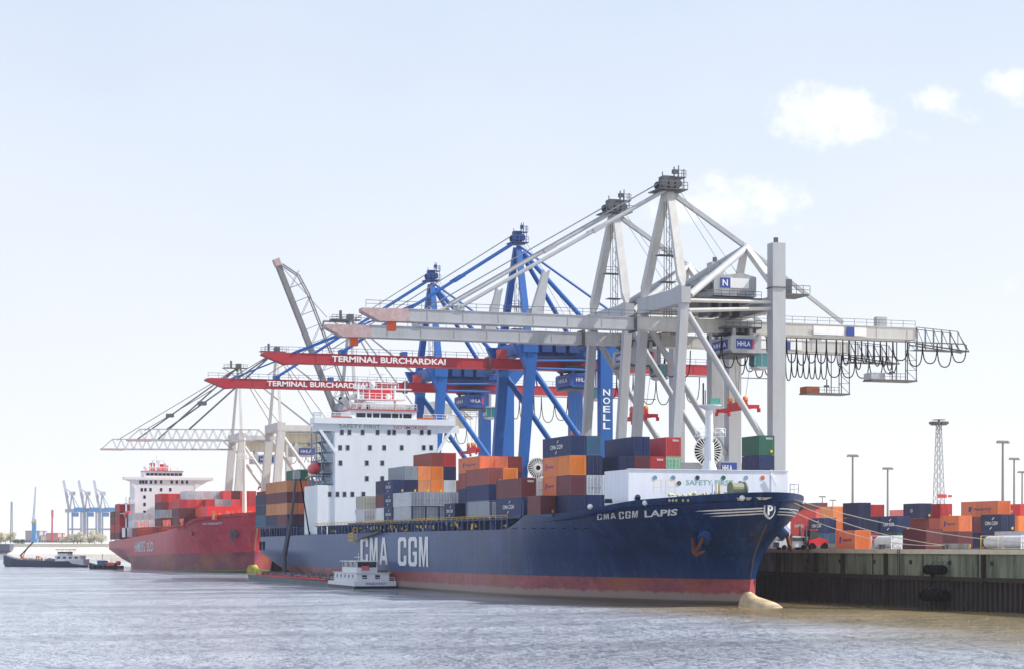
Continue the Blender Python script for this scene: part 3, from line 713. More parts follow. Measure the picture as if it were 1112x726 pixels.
# foredeck gear: rails, winches, cream rollers
mb = MB()
for xa, xb in ((710,718),(723,733)):
    pa, pb = Pat(xa,253.5), Pat(xb,253.5); mb.rail([(pa,253.5,15.0),(pb,253.5,15.0)],1.9,1,.035)
mb.build('foredeck_rails', YELLOW, s1)
random.seed(5); ROPEC = mat('rope_cream',(222,212,182),.8,dirt=.3)
for k in range(26):
    x = 728+k*2.7; P_ = Pat(x, 251); z_ = zat(537.5-(x-728)*.035, P_, 251); MB().ball((P_,251+random.uniform(-1,1),z_+random.uniform(-.1,.2)), random.uniform(.15,.35),.25,random.uniform(.12,.26),8,6).build('coiled_rope', ROPEC, s1)
mb = MB(); P_ = Pat(801,249); mb.tube((P_-.9,249,15.6),(P_+.9,249,15.6),.85,n=18); mb.tube((P_-1.1,249,15.6),(P_-.9,249,15.6),1.05,n=18); mb.tube((P_+.9,249,15.6),(P_+1.1,249,15.6),1.05,n=18); mb.box(P_-1.4,P_+1.4,248.2,249.8,13.4,14.9)
mb.build('anchor_winch', mat('winch_olive',(128,132,104),.6,dirt=.4), s1)
for x in (774,778,781):
    P_ = Pat(x,250); MB().tube((P_,250,14.6),(P_,250,16.4),.16,n=8).build('vent_post', WHITE if x != 781 else YELLOW, s1)
mb = MB(); P_ = Pat(862, 242); mb.rail([(P_-.5,242,14.9),(P_+.7,242,14.9)],1.3,1,.07); mb.rail([(P_+.7,242,14.9),(P_+.7,244.5,14.9)],1.3,1,.07); mb.build('bow_pulpit', WHITE, s1)
MB().beam((Pat(832,239.0),240.2,13.9),(Pat(866,241),244,13.4),.12,.35).build('bow_guard_strip', WHL, s1)
# foremast
mm = MB(); PM, YM = Pat(770, 263), 263
mm.tube((PM,YM,12.5),(PM,YM,18.4),1.1,1.05,16); mm.tube((PM,YM,18.4),(PM,YM,20.0),1.25,.72,16); mm.tube((PM,YM,20.0),(PM,YM,27.2),.72,.52,16)
mm.tube((PM,YM,27.2),(PM,YM,27.8),.55,1.7,16); mm.tube((PM,YM,27.8),(PM,YM,27.9),1.7,n=16)
mast = mm.build('foremast', WHITE, s1)
MB().tube((PM-.9,YM,27.9),(PM-.9,YM,31),.12,n=8).tube((PM-.6,YM,27.9),(PM-.6,YM,30),.08,n=8).build('antenna', BLACK, mast)
MB().box(PM+.1,PM+1.6,YM-.3,YM+.3,27.9,28.9).build('horn_box', mat('horn_teal',(70,150,140),.5), mast)
r_ = MB(); r_.box(PM-2.3,PM+2.3,YM-.5,YM+.5,23.4,23.5); r_.rail([(PM-2.3,YM-.5,23.5),(PM-.8,YM-.5,23.5)],1.1,1,.05); r_.rail([(PM+.8,YM-.5,23.5),(PM+2.3,YM-.5,23.5)],1.1,1,.05); r_.ball((PM-1.8,YM-.6,24),.3); r_.ball((PM+1.7,YM-.6,24.1),.35)
r_.build('mast_platform', WHITE, mast)
# ---- white accommodation house
HY = 430.0
HW = mat('house_white', (234,240,246), .5, dirt=.1, dirtcol=(165,160,150), scale=.4)
def px2(x, y, Y=HY): P = Pat(x, Y); return P, zat(y, P, Y)
PA, _ = px2(364, 0); PB_, _ = px2(475, 0); _, ZT = px2(420, 456)
LA, LZ = px2(334.5, 526)
house = MB().box(PA, PB_, HY, HY+13, 10.4, ZT).box(101.3, PA-.003, HY+.4, HY+13, 10.4, LZ).build('superstructure', HW, s1)
# lower wing
MB().box(101.2,103.4,HY-.2,HY+2.4,10.4,LZ+.05).build('stair_tower', HW, house)
# bridge wings and wheelhouse
_, zb0 = px2(420, 460.5); _, zb1 = px2(420, 454.0)
mb = MB(); mb.box(100.5, 132.4, HY-.5, HY+4, zb0, zb1)
mb.build('bridge_deck', HW, house)
for s in (-1, 1):
    e0 = CP+s*16.0; e1 = PA if s < 0 else PB_
    MB().beam((e0-s*.6,HY+.1,zb0-.35),(e1-s*.1,HY+.1,zb0-6.2),.5,.6).box(min(e1,e1+s*5),max(e1,e1+s*5),HY-.1,HY+.3,zb0-1.6,zb0-.003).build('wing_bracket', HW, house)
    m_ = MB(); a_, b__ = sorted((e0, CP+s*8.5)); m_.rail([(a_,HY-.4,zb1),(b__,HY-.4,zb1)],1.1,1.5,.05); m_.build('wing_rail', WHITE, house)
    MB().box(min(e0,e0-s*1.6),max(e0,e0-s*1.6),HY-.4,HY+1.6,zb1,zb1+1.1).build('wing_console', HW, house)
OR = mat('deck_orange', (222,92,44), .6, dirt=.1)
for xa, xb in ((362,382),(452,472)):
    MB().box(px2(xa,0)[0], px2(xb,0)[0], HY-.52, HY-.4, zb1+.002, zb1+.28).build('orange_coaming', OR, house)
WA, _ = px2(381, 0); WB, _ = px2(453, 0)
_, zc = px2(420, 445.3); _, zw0 = px2(420, 453); _, zw1 = px2(420, 448.3)
wh = MB().box(WA, WB, HY+.4, HY+9, zb1, zc).build('wheelhouse', HW, s1)
MB().box(WA-.3, WB+.3, HY+.1, HY+9.3, zc, zc+.3).build('wheelhouse_roof', mat('roof_red_trim',(196,92,82),.6,dirt=.2), wh)
xs = [386.5,398.5,404,412.5,414,425,427,433,437,448.5]
for a_, b__ in ((387.5,397.5),(399,404),(405.5,412.5),(414,425),(426.3,433),(434.4,437),(438.5,447.5)):
    MB().box(px2(a_,0)[0], px2(b__,0)[0], HY+.33, HY+.402, zw0, zw1).build('bridge_window', GLASS, wh)
# windows
wv = MB().box(-.35,.35,-.04,.06,-.5,.5); wme = wv.mesh('window'); fr = MB().box(-.47,.47,-.025,.02,-.62,.62).mesh('window_frame'); FRM = mat('frame_grey',(176,184,192),.5,dirt=.2)
for y, row in ((468.8,(371.3,379.4,393.8,410,422.5,428,444,458,466)),(485.4,(369.5,377.6,401.8,417.3,436.3,460.3,468.3)),(502,(369.8,398.4,415.2)),(519,(398.4,415.2))):
    for x in row:
        P_, z_ = px2(x, y); ww = inst('window', wme, GLASS, house, Vector((P_,HY-.002,z_))-origin(house)); inst('window_frame', fr, FRM, house, ww.location)
for x in (358,366.5,374.2,382.7,394.7):
    Yl = HY if x > 364 else HY+.4
    P_, z_ = px2(x, 536, Yl); ww = inst('window', wme, GLASS, house, Vector((P_,Yl-.002,z_))-origin(house)); inst('window_frame', fr, FRM, house, ww.location)
def house_text(s, xa, xb, ya, yb, m):
    m_ = MB(); textY(m_, s, HY-.53, px2(xa,0,HY-.53)[0], px2(xb,0,HY-.53)[0], 0, 1, .005)
    za, zb_ = zat(ya, CP, HY), zat(yb, CP, HY)
    for v in m_.v: v.z = za+(zb_-za)*v.z; v.y = HY-.012
    m_.build('lettering', m, house)
house_text('SAFETY FIRST', 369, 413.5, 464.9, 460.7, mat('letters_green',(110,160,140),.6,dirt=.1)); house_text('NO SMOKING', 428.5, 464.5, 464.9, 461.2, mat('letters_red',(190,70,100),.6,dirt=.1))
MB().box(*[px2(x,0)[0] for x in (386,392)], HY-.03, HY-.005, *[zat(y,CP,HY) for y in (557,553)]).build('flag_panel', mat('panel_pink',(200,130,140),.5), house)
# platforms, stairs and pipes on the side of the house
mb = MB()
for k in range(6):
    z_ = 21.5+k*2.3; mb.box(PA-2.6, PA-.05, HY+2, HY+12, z_, z_+.12); mb.rail([(PA-2.6,HY+2,z_+.12),(PA-2.6,HY+12,z_+.12)],1.0,2,.05); mb.rail([(PA-2.6,HY+2,z_+.12),(PA-.1,HY+2,z_+.12)],1.0,1,.05)
    mb.beam((PA-1.4,HY+3,z_),(PA-1.4,HY+8,z_+2.3),.8,.12)
for dy in (2.2,7,11.8): mb.box(PA-2.6,PA-2.4,HY+dy,HY+dy+.2,LZ,zb0)
mb.build('outside_stairs', mat('stair_grey',(150,172,190),.6,dirt=.3), house)
# mast on the wheelhouse
mb = MB(); zt = zc+.3; my = HY+4; mc_, _ = px2(414, 0)
for dx in (-4.2,4.2): mb.tube((mc_+dx,my,zt),(mc_+dx,my,zt+5.6),.28)
mb.box(mc_-5.2,mc_+8,my-.3,my+.3,zt+4.6,zt+4.9)
mb.box(WA+1,WB-1,HY+1,HY+2.2,zt+1.0,zt+1.15); mb.rail([(WA,HY+.3,zt),(WB,HY+.3,zt)],1.2,1.4,.055); mb.rail([(WA+2,HY+2,zt+2.4),(WB-2,HY+2,zt+2.4)],1.2,1.4,.055)
mb.box(WA+2,WB-2,HY+1.8,HY+5,zt+2.2,zt+2.4)
mb.rail([(mc_-5,my,zt+4.9),(mc_+5,my,zt+4.9)],1.1,1.2,.05)
for dx, h_ in ((-1.6,9),(1.2,8.2),(-3,6.6),(3.4,6.8),(6.5,7.2)): mb.tube((mc_+dx,my,zt+2.4),(mc_+dx,my,zt+h_),.14,.07)
mb.box(mc_-3.4,mc_+.2,my-.2,my+.2,zt+6.5,zt+6.7); mb.box(mc_+1,mc_+4.6,my-.2,my+.2,zt+5.9,zt+6.1); mb.box(mc_-1.4,mc_+2.2,my-.1,my+.2,zt+7.9,zt+8.05)
mb.ball((mc_-1.0,my,zt+5.6),.75); mb.ball((mc_+2.6,my,zt+3.1),.6); mb.ball((WA+1,HY+3,zt+1.4),.7)
radar = mb.build('radar_mast', WHITE, house)
# funnel and casing aft of the house
FY = HY+20
fun = MB().box(110,126,HY+13.1,FY+8,10.2,ZT-6).box(111.5,124,FY-2,FY+7,ZT-6.1,ZT+2.5).build('funnel_casing', HW, s1)
m_ = MB().box(px2(398,0,FY-2)[0], px2(428,0,FY-2)[0], FY-2.3, FY+6.6, zat(435,117,FY), zat(420.5,117,FY)); fu = m_.build('funnel', mat('funnel_red',(206,44,58),.5,dirt=.15), s1)
MB().box(px2(397.5,0,FY-2)[0], px2(428.5,0,FY-2)[0], FY-2.4, FY+6.8, zat(436.5,117,FY), zat(435.1,117,FY)).build('funnel_band', WHITE, fu)
mb = MB()
for k in range(4): mb.tube((112+k*2.2,FY+3,ZT+4),(112+k*2.2,FY+3,ZT+6.6),.4,n=10)
mb.build('exhaust_pipes', BLACK, fu)
# grey exhaust duct left of the mast
mb = MB(); c = [px2(x,y,HY+14) for x,y in ((369,447),(372,440),(378,436),(386,434),(393,434.5))]
mb.path([(p,HY+14,z_) for p, z_ in c], 1.5, 10); mb.box(c[0][0]-1.5,c[-1][0]+1,HY+13,HY+16,ZT-1,c[0][1]); mb.build('duct', mat('duct_grey',(150,152,160),.6,dirt=.3), s1)
# lifeboat
lb = empty('lifeboat', (102.4, HY+9, 25)); lb.parent = s1; WO[lb.name] = Vector((102.4,HY+9,24.8)); lb.location = WO[lb.name]-origin(s1)
cY = Yat(341.5,102.4); cZ = zat(508.5,102.4,cY)
MB().ball((102.4,cY,cZ),1.35,4.3,1.25,18,12).build('hull', mat('lifeboat_red',(202,40,58),.4,dirt=.15), lb, smooth=True)
MB().ball((102.4,cY,cZ+.55),1.0,3.1,1.0,16,10).build('canopy', mat('lifeboat_canopy',(214,80,92),.4,dirt=.15), lb, smooth=True)
mb = MB()
for dy in (-3,3): mb.beam((102.4,cY+dy,cZ-1.6),(104.4,cY+dy,cZ-6),.3,.3); mb.beam((103.9,cY+dy,cZ-1),(103.9,cY+dy,cZ+2),.25,.25); mb.beam((103.9,cY+dy,cZ+2),(102.4,cY+dy,cZ+1.6),.2,.2); mb.beam((102.4,cY+dy,cZ-1.3),(105.4,cY+dy,cZ-1.3),.2,.2)
mb.box(101.6,PA,cY-4.5,cY+4.5,cZ-1.7,cZ-1.5)
for dy in (-4,0,4): mb.box(101.8,102.1,cY+dy,cY+dy+.2,LZ-.1,cZ-1.7)
mb.build('lifeboat_davit', mat('stair_grey',(0,0,0)), s1)

# ---------------------------------------------------------------- containers on the blue ship
TW = {1:'lowest',2:'second',3:'third',4:'fourth',5:'fifth'}
RW = {0:'outermost row on the water side',1:'second row in from the water side',2:'third row in',3:'fourth row in',4:'fifth row in',5:'sixth row in',6:'seventh row in',7:'eighth row in',8:'ninth row in',12:'row on the quay side'}
BAYN = {'g':'bay before the house of','f':'orange-topped bay of','e':'white reefer bay of','d':'low-fronted bay of','c':'midship bay of','b':'maroon-topped bay of','a':'foredeck bay of','h':'first aft bay of','i':'second aft bay of','j':'sternmost bay of'}
RW = ['outermost','second','third','fourth','fifth','sixth','seventh','eighth','ninth']
def put(bay, corner_px, row, tier, c, L=12.19, half=None, end='panel', txt=None, Ht=2.57, base=BZ, yextra=0):
    yy = Yc(corner_px)+(6.12 if half == 'rear' else 0)+yextra
    P = P0+row*PR
    hs = {'rear':', rear half','front':', front half',None:''}[half]
    lab = '%s container%s, %s tier, %s row, %s the blue ship' % (CNAME.get(c,c), hs, TW[tier], RW[row], BAYN[bay])
    return container(P, yy, base+(tier-1)*(Ht+.03), L, c, lab, 'containers stacked on the blue ship', end, txt, Ht)
S20 = 6.06
# bay a (foredeck break), high boxes
A = dict(Ht=2.87)
for row, tier, c, L, half, end, txt in [
  (0,1,'maroon',S20,'rear','panel',None),
  (1,1,'navy',S20,'rear','panel',None),(1,1,'navy',S20,'front','panel',None),(1,2,'nor',S20,'rear','panel','HAPAG-LLOYD'),(1,3,'nor',S20,'rear','panel','HAPAG-LLOYD'),(1,2,'maroon',S20,'front','panel',None),(1,3,'orange',S20,'front','panel',None),(1,4,'cma',12.19,None,'panel','CMA CGM'),
  (2,1,'cma',12.19,None,'panel',None),(2,2,'light_grey',12.19,None,'doors',None),(2,3,'navy',12.19,None,'doors',None),(2,4,'teal',12.19,None,'panel',None),
  (3,1,'navy',12.19,None,'panel',None),(3,2,'white',12.19,None,'doors',None),
  (4,1,'navy',12.19,None,'panel',None),(4,2,'light_grey',12.19,None,'doors',None),(4,3,'navy',12.19,None,'doors',None),
  (5,1,'navy',12.19,None,'panel',None),(5,2,'white',12.19,None,'doors',None),(5,3,'maroon',12.19,None,'panel',None),(5,4,'cma',12.19,None,'doors',None),
  (6,1,'red',12.19,None,'panel',None),(6,2,'maroon',12.19,None,'panel',None),(6,3,'red',12.19,None,'panel','end:tex'),
  (7,1,'red',12.19,None,'panel',None),(7,2,'navy',12.19,None,'panel',None),(7,3,'mint',12.19,None,'doors',None),(7,4,'red',12.19,None,'panel','end:tex')]:
    put('a', 602, row, tier, c, L, half, end, txt, **A)
for tier, c in ((1,'navy'),(2,'teal'),(3,'cma'),(4,'green')):
    YY = 270.6; container(130.2, YY, BZ+(tier-1)*2.92, S20, c, '%s container, %s tier of the lone stack behind the breakwater' % (CNAME.get(c,c), TW[tier]), 'containers stacked on the blue ship', 'panel', 'end:WH' if c == 'green' else None, 2.87)
# bay b
for row, tier, c, end, txt in [(0,1,'cma','panel','CMA CGM'),(0,2,'maroon','panel','end:tex'),(1,1,'navy','panel',None),(1,2,'white','doors',None),(2,1,'grey','panel',None),(3,1,'grey','panel',None)]:
    put('b', 565.8, row, tier, c, 12.19, None, end, txt, 2.87)
# bay c
for row, tier, c, end, txt in [(0,1,'grey','panel',None),(0,2,'cma','panel',None),(0,3,'red_brown','panel',None),(1,1,'white','doors',None),(1,2,'light_grey','doors',None),(1,3,'orange','panel',None),(2,1,'navy','panel',None),(2,2,'grey','panel',None),(3,1,'navy','panel',None)]:
    put('c', 530.5, row, tier, c, 12.19, None, end, txt, 2.62)
# bay d
put('d', 505.5, 0, 1, 'navy', S20, 'rear', 'doors', 'CMA CGM')
for row, tier, c, end, txt in [(1,1,'navy','panel',None),(1,2,'cma','panel',None),(1,3,'red_brown','panel',None),(1,4,'nor','panel','HAPAG-LLOYD'),(2,1,'navy','panel',None),(2,2,'grey','panel',None),(2,3,'cma','panel',None),(2,4,'nor','panel',None),(3,1,'navy','panel',None),(3,2,'red','panel',None),(3,3,'maroon','panel',None),(3,4,'red_brown','panel',None)]:
    put('d', 505.5, row, tier, c, 12.19, None, end, txt)
# bay e: reefers
for row, tier, c, end, txt in [(0,1,'light_grey','doors','HAMBURG'),(0,2,'light_grey','doors','HAMBURG'),(1,1,'white','doors',None),(1,2,'white','doors',None),(2,1,'light_grey','doors',None),(2,2,'white','doors',None),(3,1,'navy','panel',None),(3,2,'light_grey','doors',None),(4,1,'white','doors',None),(4,2,'light_grey','doors',None)]:
    put('e', 446, row, tier, c, 12.19, None, end, txt)
# bay f
for tier, (ca, cb_) in enumerate((('white','cma'),('maroon','cma'),('navy','cma')), 1):
    put('f', 426, 0, tier, ca, S20, 'rear', 'panel', None); put('f', 426, 0, tier, cb_, S20, 'front', 'panel', 'CMA CGM')
for row, cs in ((1,('navy','grey','navy','grey')),(2,('maroon','navy','tan','orange')),(3,('navy','maroon','orange','orange','red_brown')),(4,('navy','navy','light_grey','navy','red')),(5,('navy','maroon','red_brown'))):
    for tier, c in enumerate(cs, 1): put('f', 426, row, tier, c, 12.19, None, 'doors' if (row, tier) == (1,4) else 'panel')
# bay g: between house and bay f
for row in (0, 1): put('g', 394.7, row, 1, 'light_grey', S20, None, 'doors'); put('g', 394.7, row, 2, 'beige' if row == 0 else 'grey', S20, None, 'doors')
# aft bays
for tier, c in enumerate(('teal','navy','navy'), 1): put('j', 288.6, 0, tier, c, 12.19)
for tier, c in enumerate(('navy','tan','maroon','tan'), 1): put('i', 300, 0, tier, c, 12.19)
for row, cs in ((0,('maroon','tan','maroon','tan')),(1,('maroon','nor','maroon','nor','green')),(2,('red','nor','grey','nor')),(3,('maroon','nor','navy','red'))):
    for tier, c in enumerate(cs, 1): put('h', 311.5, row, tier, c, 12.19)
# ---------------------------------------------------------------- ship-to-shore cranes
LEG = 8.85
def girder(mb, P0_, P1_, Yc_, zb, zt, wd):
    mb.box(P0_, P1_, Yc_-wd/2, Yc_+wd/2, zb, zt)
    for s in (-1, 1):
        mb.box(P0_, P1_, min(Yc_+s*wd/2+s*.003, Yc_+s*(wd/2+.16)), max(Yc_+s*wd/2+s*.003, Yc_+s*(wd/2+.16)), zb-.02, zb+.14)
        mb.box(P0_, P1_, min(Yc_+s*wd/2+s*.003, Yc_+s*(wd/2+.1)), max(Yc_+s*wd/2+s*.003, Yc_+s*(wd/2+.1)), zt-.1, zt+.02)
    x = P0_+3
    while x < P1_-1: mb.box(x, x+.12, Yc_-wd/2-.05, Yc_+wd/2+.05, zb+.15, zt-.12); x += 6.2
UPIPE = {}
def loops(parent, x0, n, pitch, Yc_, ztop, depth, r=.11):
    """each hanging cable loop is a part"""
    rnd = random.Random(int(x0*7+Yc_))
    for k in range(n):
        p = pitch if not isinstance(pitch, list) else pitch[k % len(pitch)]
        d = round(depth*rnd.choice([.85,1,1.1,.95]), 2); key = (round(p, 2), d)
        if key not in UPIPE:
            mb = MB(); pts = [(p*(.5-.5*math.cos(math.pi*u/10)) if 1 else 0, 0, -d*(1-abs(1-u/5)**2.6)) for u in range(11)]
            mb.path(pts, r, 5); UPIPE[key] = mb.mesh('cable_loop')
        inst('cable_loop', UPIPE[key], BLACK, parent, Vector((x0, Yc_, ztop))-origin(parent)); x0 += p
def bogies(root, Yc_, m, xs=(137, 154.6)):
    for x in xs:
        for s in (-1, 1):
            mb = MB(); y = Yc_+s*LEG; mb.box(x-.6, x+.6, y-3, y+3, QZ+1.0, QZ+2.0); mb.prism([(y-2.8,QZ+1),(y+2.8,QZ+1),(y+1,QZ+.5),(y-1,QZ+.5)], x-.5, x+.5, 'x')
            for k in range(4): yy = y-2.3+k*1.53; mb.tube((x-.3,yy,QZ+.55),(x+.3,yy,QZ+.55),.4,n=14)
            mb.build('bogie', m, root)
def spreader(root, P, Yc_, ztop, zt_trolley, L=12.2, col=None):
    mb = MB(); mb.box(P-1.0, P+1.0, Yc_-2.2, Yc_+2.2, ztop-1.2, ztop-.3)
    for s in (-1,1): mb.box(P-.9+0*s, P-.5, Yc_-L/2, Yc_+L/2, ztop-1.5, ztop-1.0) if s < 0 else mb.box(P+.5, P+.9, Yc_-L/2, Yc_+L/2, ztop-1.5, ztop-1.0)
    for s in (-1,1):
        y = Yc_+s*L/2; mb.box(P-1.22, P+1.22, y-.2, y+.2, ztop-1.6, ztop-.95)
        for t_ in (-1,1): mb.box(P+t_*1.2-.2, P+t_*1.2+.2, y-.3, y+.3, ztop-2.2, ztop-1.55)
    sp = mb.build('spreader', SPRED, root)
    for s in (-1,1):
        for t_ in (-1,1): MB().tube((P+t_*.75-.25, Yc_+s*1.6, ztop+.25), (P+t_*.75+.25, Yc_+s*1.6, ztop+.25), .6, n=12).build('rope_sheave', ORANGE, sp)
    mb = MB()
    for s in (-1,1):
        for t_ in (-1,1): mb.tube((P+t_*.8, Yc_+s*1.6, ztop+.6), (P+t_*1.6, Yc_+s*2.2, zt_trolley), .045, n=4)
    mb.build('hoist_ropes', ROPE, root)
def trolley(root, P, Yc_, zb, m, cabP, cabz, glass=TEAL):
    """hanging machinery box with the sign, and the driver's cab"""
    x0, x1, y0, y1, z1 = P-2.6, P+2.6, Yc_-4.6, Yc_+4.6, zb+3.0
    mb = MB(); mb.prism([(x0,zb+.5),(x0+.5,zb),(x1-.5,zb),(x1,zb+.5),(x1,z1-.3),(x1-.3,z1),(x0+.3,z1),(x0,z1-.3)], y0, y1)
    for x in (x0+1,x1-1):
        for y in (y0+1,y1-1): mb.box(x-.3,x+.3,y-.3,y+.3,z1,z1+1.5)
    tr = mb.build('trolley_house', m, root)
    mb = MB(); mb.box(x0-.8,x1+.8,y0+.3,y1-.3,z1+1.2,z1+1.5)
    for q in range(5): mb.box(x0+.2+q*1.1, x0+.9+q*1.1, y0+1, y1-1, z1+.5, z1+1.2)
    mb.rail([(x0-.8,y0+.3,z1+1.5),(x1+.8,y0+.3,z1+1.5)],1.1,1.3,.05); mb.box(x0,x1,y0+.6,y1-.6,zb-.35,zb-.004); mb.build('trolley_frame', STEEL, tr)
    MB().box(x0+1.0,x1-1.1,y0-.05,y0-.004,zb+.75,z1-.6).build('sign_panel', SIGNB, tr)
    MB().box(x1-1.1,x1-.75,y0-.05,y0-.004,zb+.75,z1-.6).build('sign_stripe', mat('sign_red',(214,70,90),.5,dirt=0), tr)
    m_ = MB(); textY(m_, 'HHLA', y0-.07, x0+1.25, x1-1.5, zb+1.15, z1-1.0, .02); m_.build('lettering', LETTER, tr)
    MB().box(x0-.05,x0-.004,y0+1.2,y1-1.6,zb+.75,z1-.6).build('sign_panel', SIGNB, tr)
    m_ = MB(); textX(m_, 'HHLA', x0-.07, y1-2.2, y0+1.8, zb+1.15, z1-1.0, .02); m_.build('lettering', LETTER, tr)
    c = MB(); c.prism([(cabP-1.4,cabz+.5),(cabP-.5,cabz-.1),(cabP+.9,cabz-.1),(cabP+1.4,cabz+.6),(cabP+1.3,cabz+2.4),(cabP-1.3,cabz+2.4)], Yc_-3.6, Yc_-1.2)
    cb_ = c.build('operator_cab', glass, root)
    c = MB(); c.box(cabP-1.5,cabP+1.5,Yc_-3.7,Yc_-1.1,cabz+2.4,cabz+2.65); c.box(cabP-.3,cabP+.3,Yc_-2.7,Yc_-2.1,cabz+2.65,zb+3.5)
    for x in (cabP-1.35,cabP-.05,cabP+1.3): c.box(x-.06,x+.06,Yc_-3.66,Yc_-3.6,cabz,cabz+2.4)
    c.prism([(cabP-1.3,cabz+.1),(cabP-.4,cabz-.35),(cabP+1,cabz-.35),(cabP+1.5,cabz+.1)],Yc_-3.9,Yc_-1.0)
    c.build('cab_frame', GREYP, cb_)
def apex_gear(root, P, Yc_, z, m):
    k_ = 1.0 if m is STEEL else .72
    mb = MB(); mb.box(P-1.5,P+1.5,Yc_-2.2,Yc_+2.2,z-.4,z); mb.rail([(P-2.6,Yc_-2.6,z),(P+2.6,Yc_-2.6,z)],1.1,1,.06); mb.box(P-2.6,P+2.6,Yc_-2.7,Yc_+2.7,z-.2,z-.02)
    for s in (-1,1):
        for k in range(3): mb.tube((P-1.2+k*1.2,Yc_+s*1.5-.2,z+1.0),(P-1.2+k*1.2,Yc_+s*1.5+.2,z+1.0),.75,n=12)
    mb.box(P-1.3,P+1.0,Yc_-1.1,Yc_+1.1,z,z+2.4); mb.box(P+1.0,P+2.7,Yc_-1.6,Yc_+.6,z+2.1,z+2.25); mb.rail([(P+.4,Yc_-1.6,z+2.25),(P+2.7,Yc_-1.6,z+2.25)],1.1,.8,.06)
    for x, h_ in ((P-1.6,2.9),(P+1.4,4.2),(P+2.4,3.6)): mb.tube((x,Yc_-1.4,z),(x,Yc_-1.4,z+h_),.1,n=5)
    mb.tube((P+1.6,Yc_+1,z+2.2),(P+1.6,Yc_+1,z+4.4),.12,n=5); mb.box(P+1.3,P+2.2,Yc_+.6,Yc_+1.4,z+3.2,z+3.9)
    mb.v = [Vector((P+(v.x-P)*k_, Yc_+(v.y-Yc_)*k_, v.z)) for v in mb.v]
    mb.build('sheave_platform', m, root)
def hang_platform(root, P, Yc_, ztop, zb, m):
    mb = MB()
    for x in (P,P-2.2):
        for y in (Yc_-1.6,Yc_+1.6): mb.beam((x,y,zb),(x,y,ztop),.14,.14)
    for k in range(4):
        z0 = zb+(ztop-zb)*k/4; z1 = zb+(ztop-zb)*(k+1)/4
        mb.beam((P,Yc_-1.6,z0),(P-2.2,Yc_-1.6,z1),.08,.08); mb.beam((P,Yc_-1.6,z1),(P-2.2,Yc_-1.6,z1),.08,.08)
    mb.box(P-9,P+.1,Yc_-1.8,Yc_+1.8,zb-.25,zb); mb.rail([(P-6.5,Yc_-1.8,zb),(P-2.3,Yc_-1.8,zb)],1.1,1,.05)
    mb.tube((P-4,Yc_,zb),(P-4,Yc_,zb+2.8),.12); mb.box(P-4.5,P-3.6,Yc_-.3,Yc_+.3,zb+1.3,zb+1.6)
    q = mb.build('maintenance_platform', STEEL, root)
    MB().box(P-9,P-6.3,Yc_-1.4,Yc_+1.4,zb+.004,zb+1.2).build('tool_box', m, q)
def zed(p0, p1, t): return Vector(p0).lerp(Vector(p1), t)
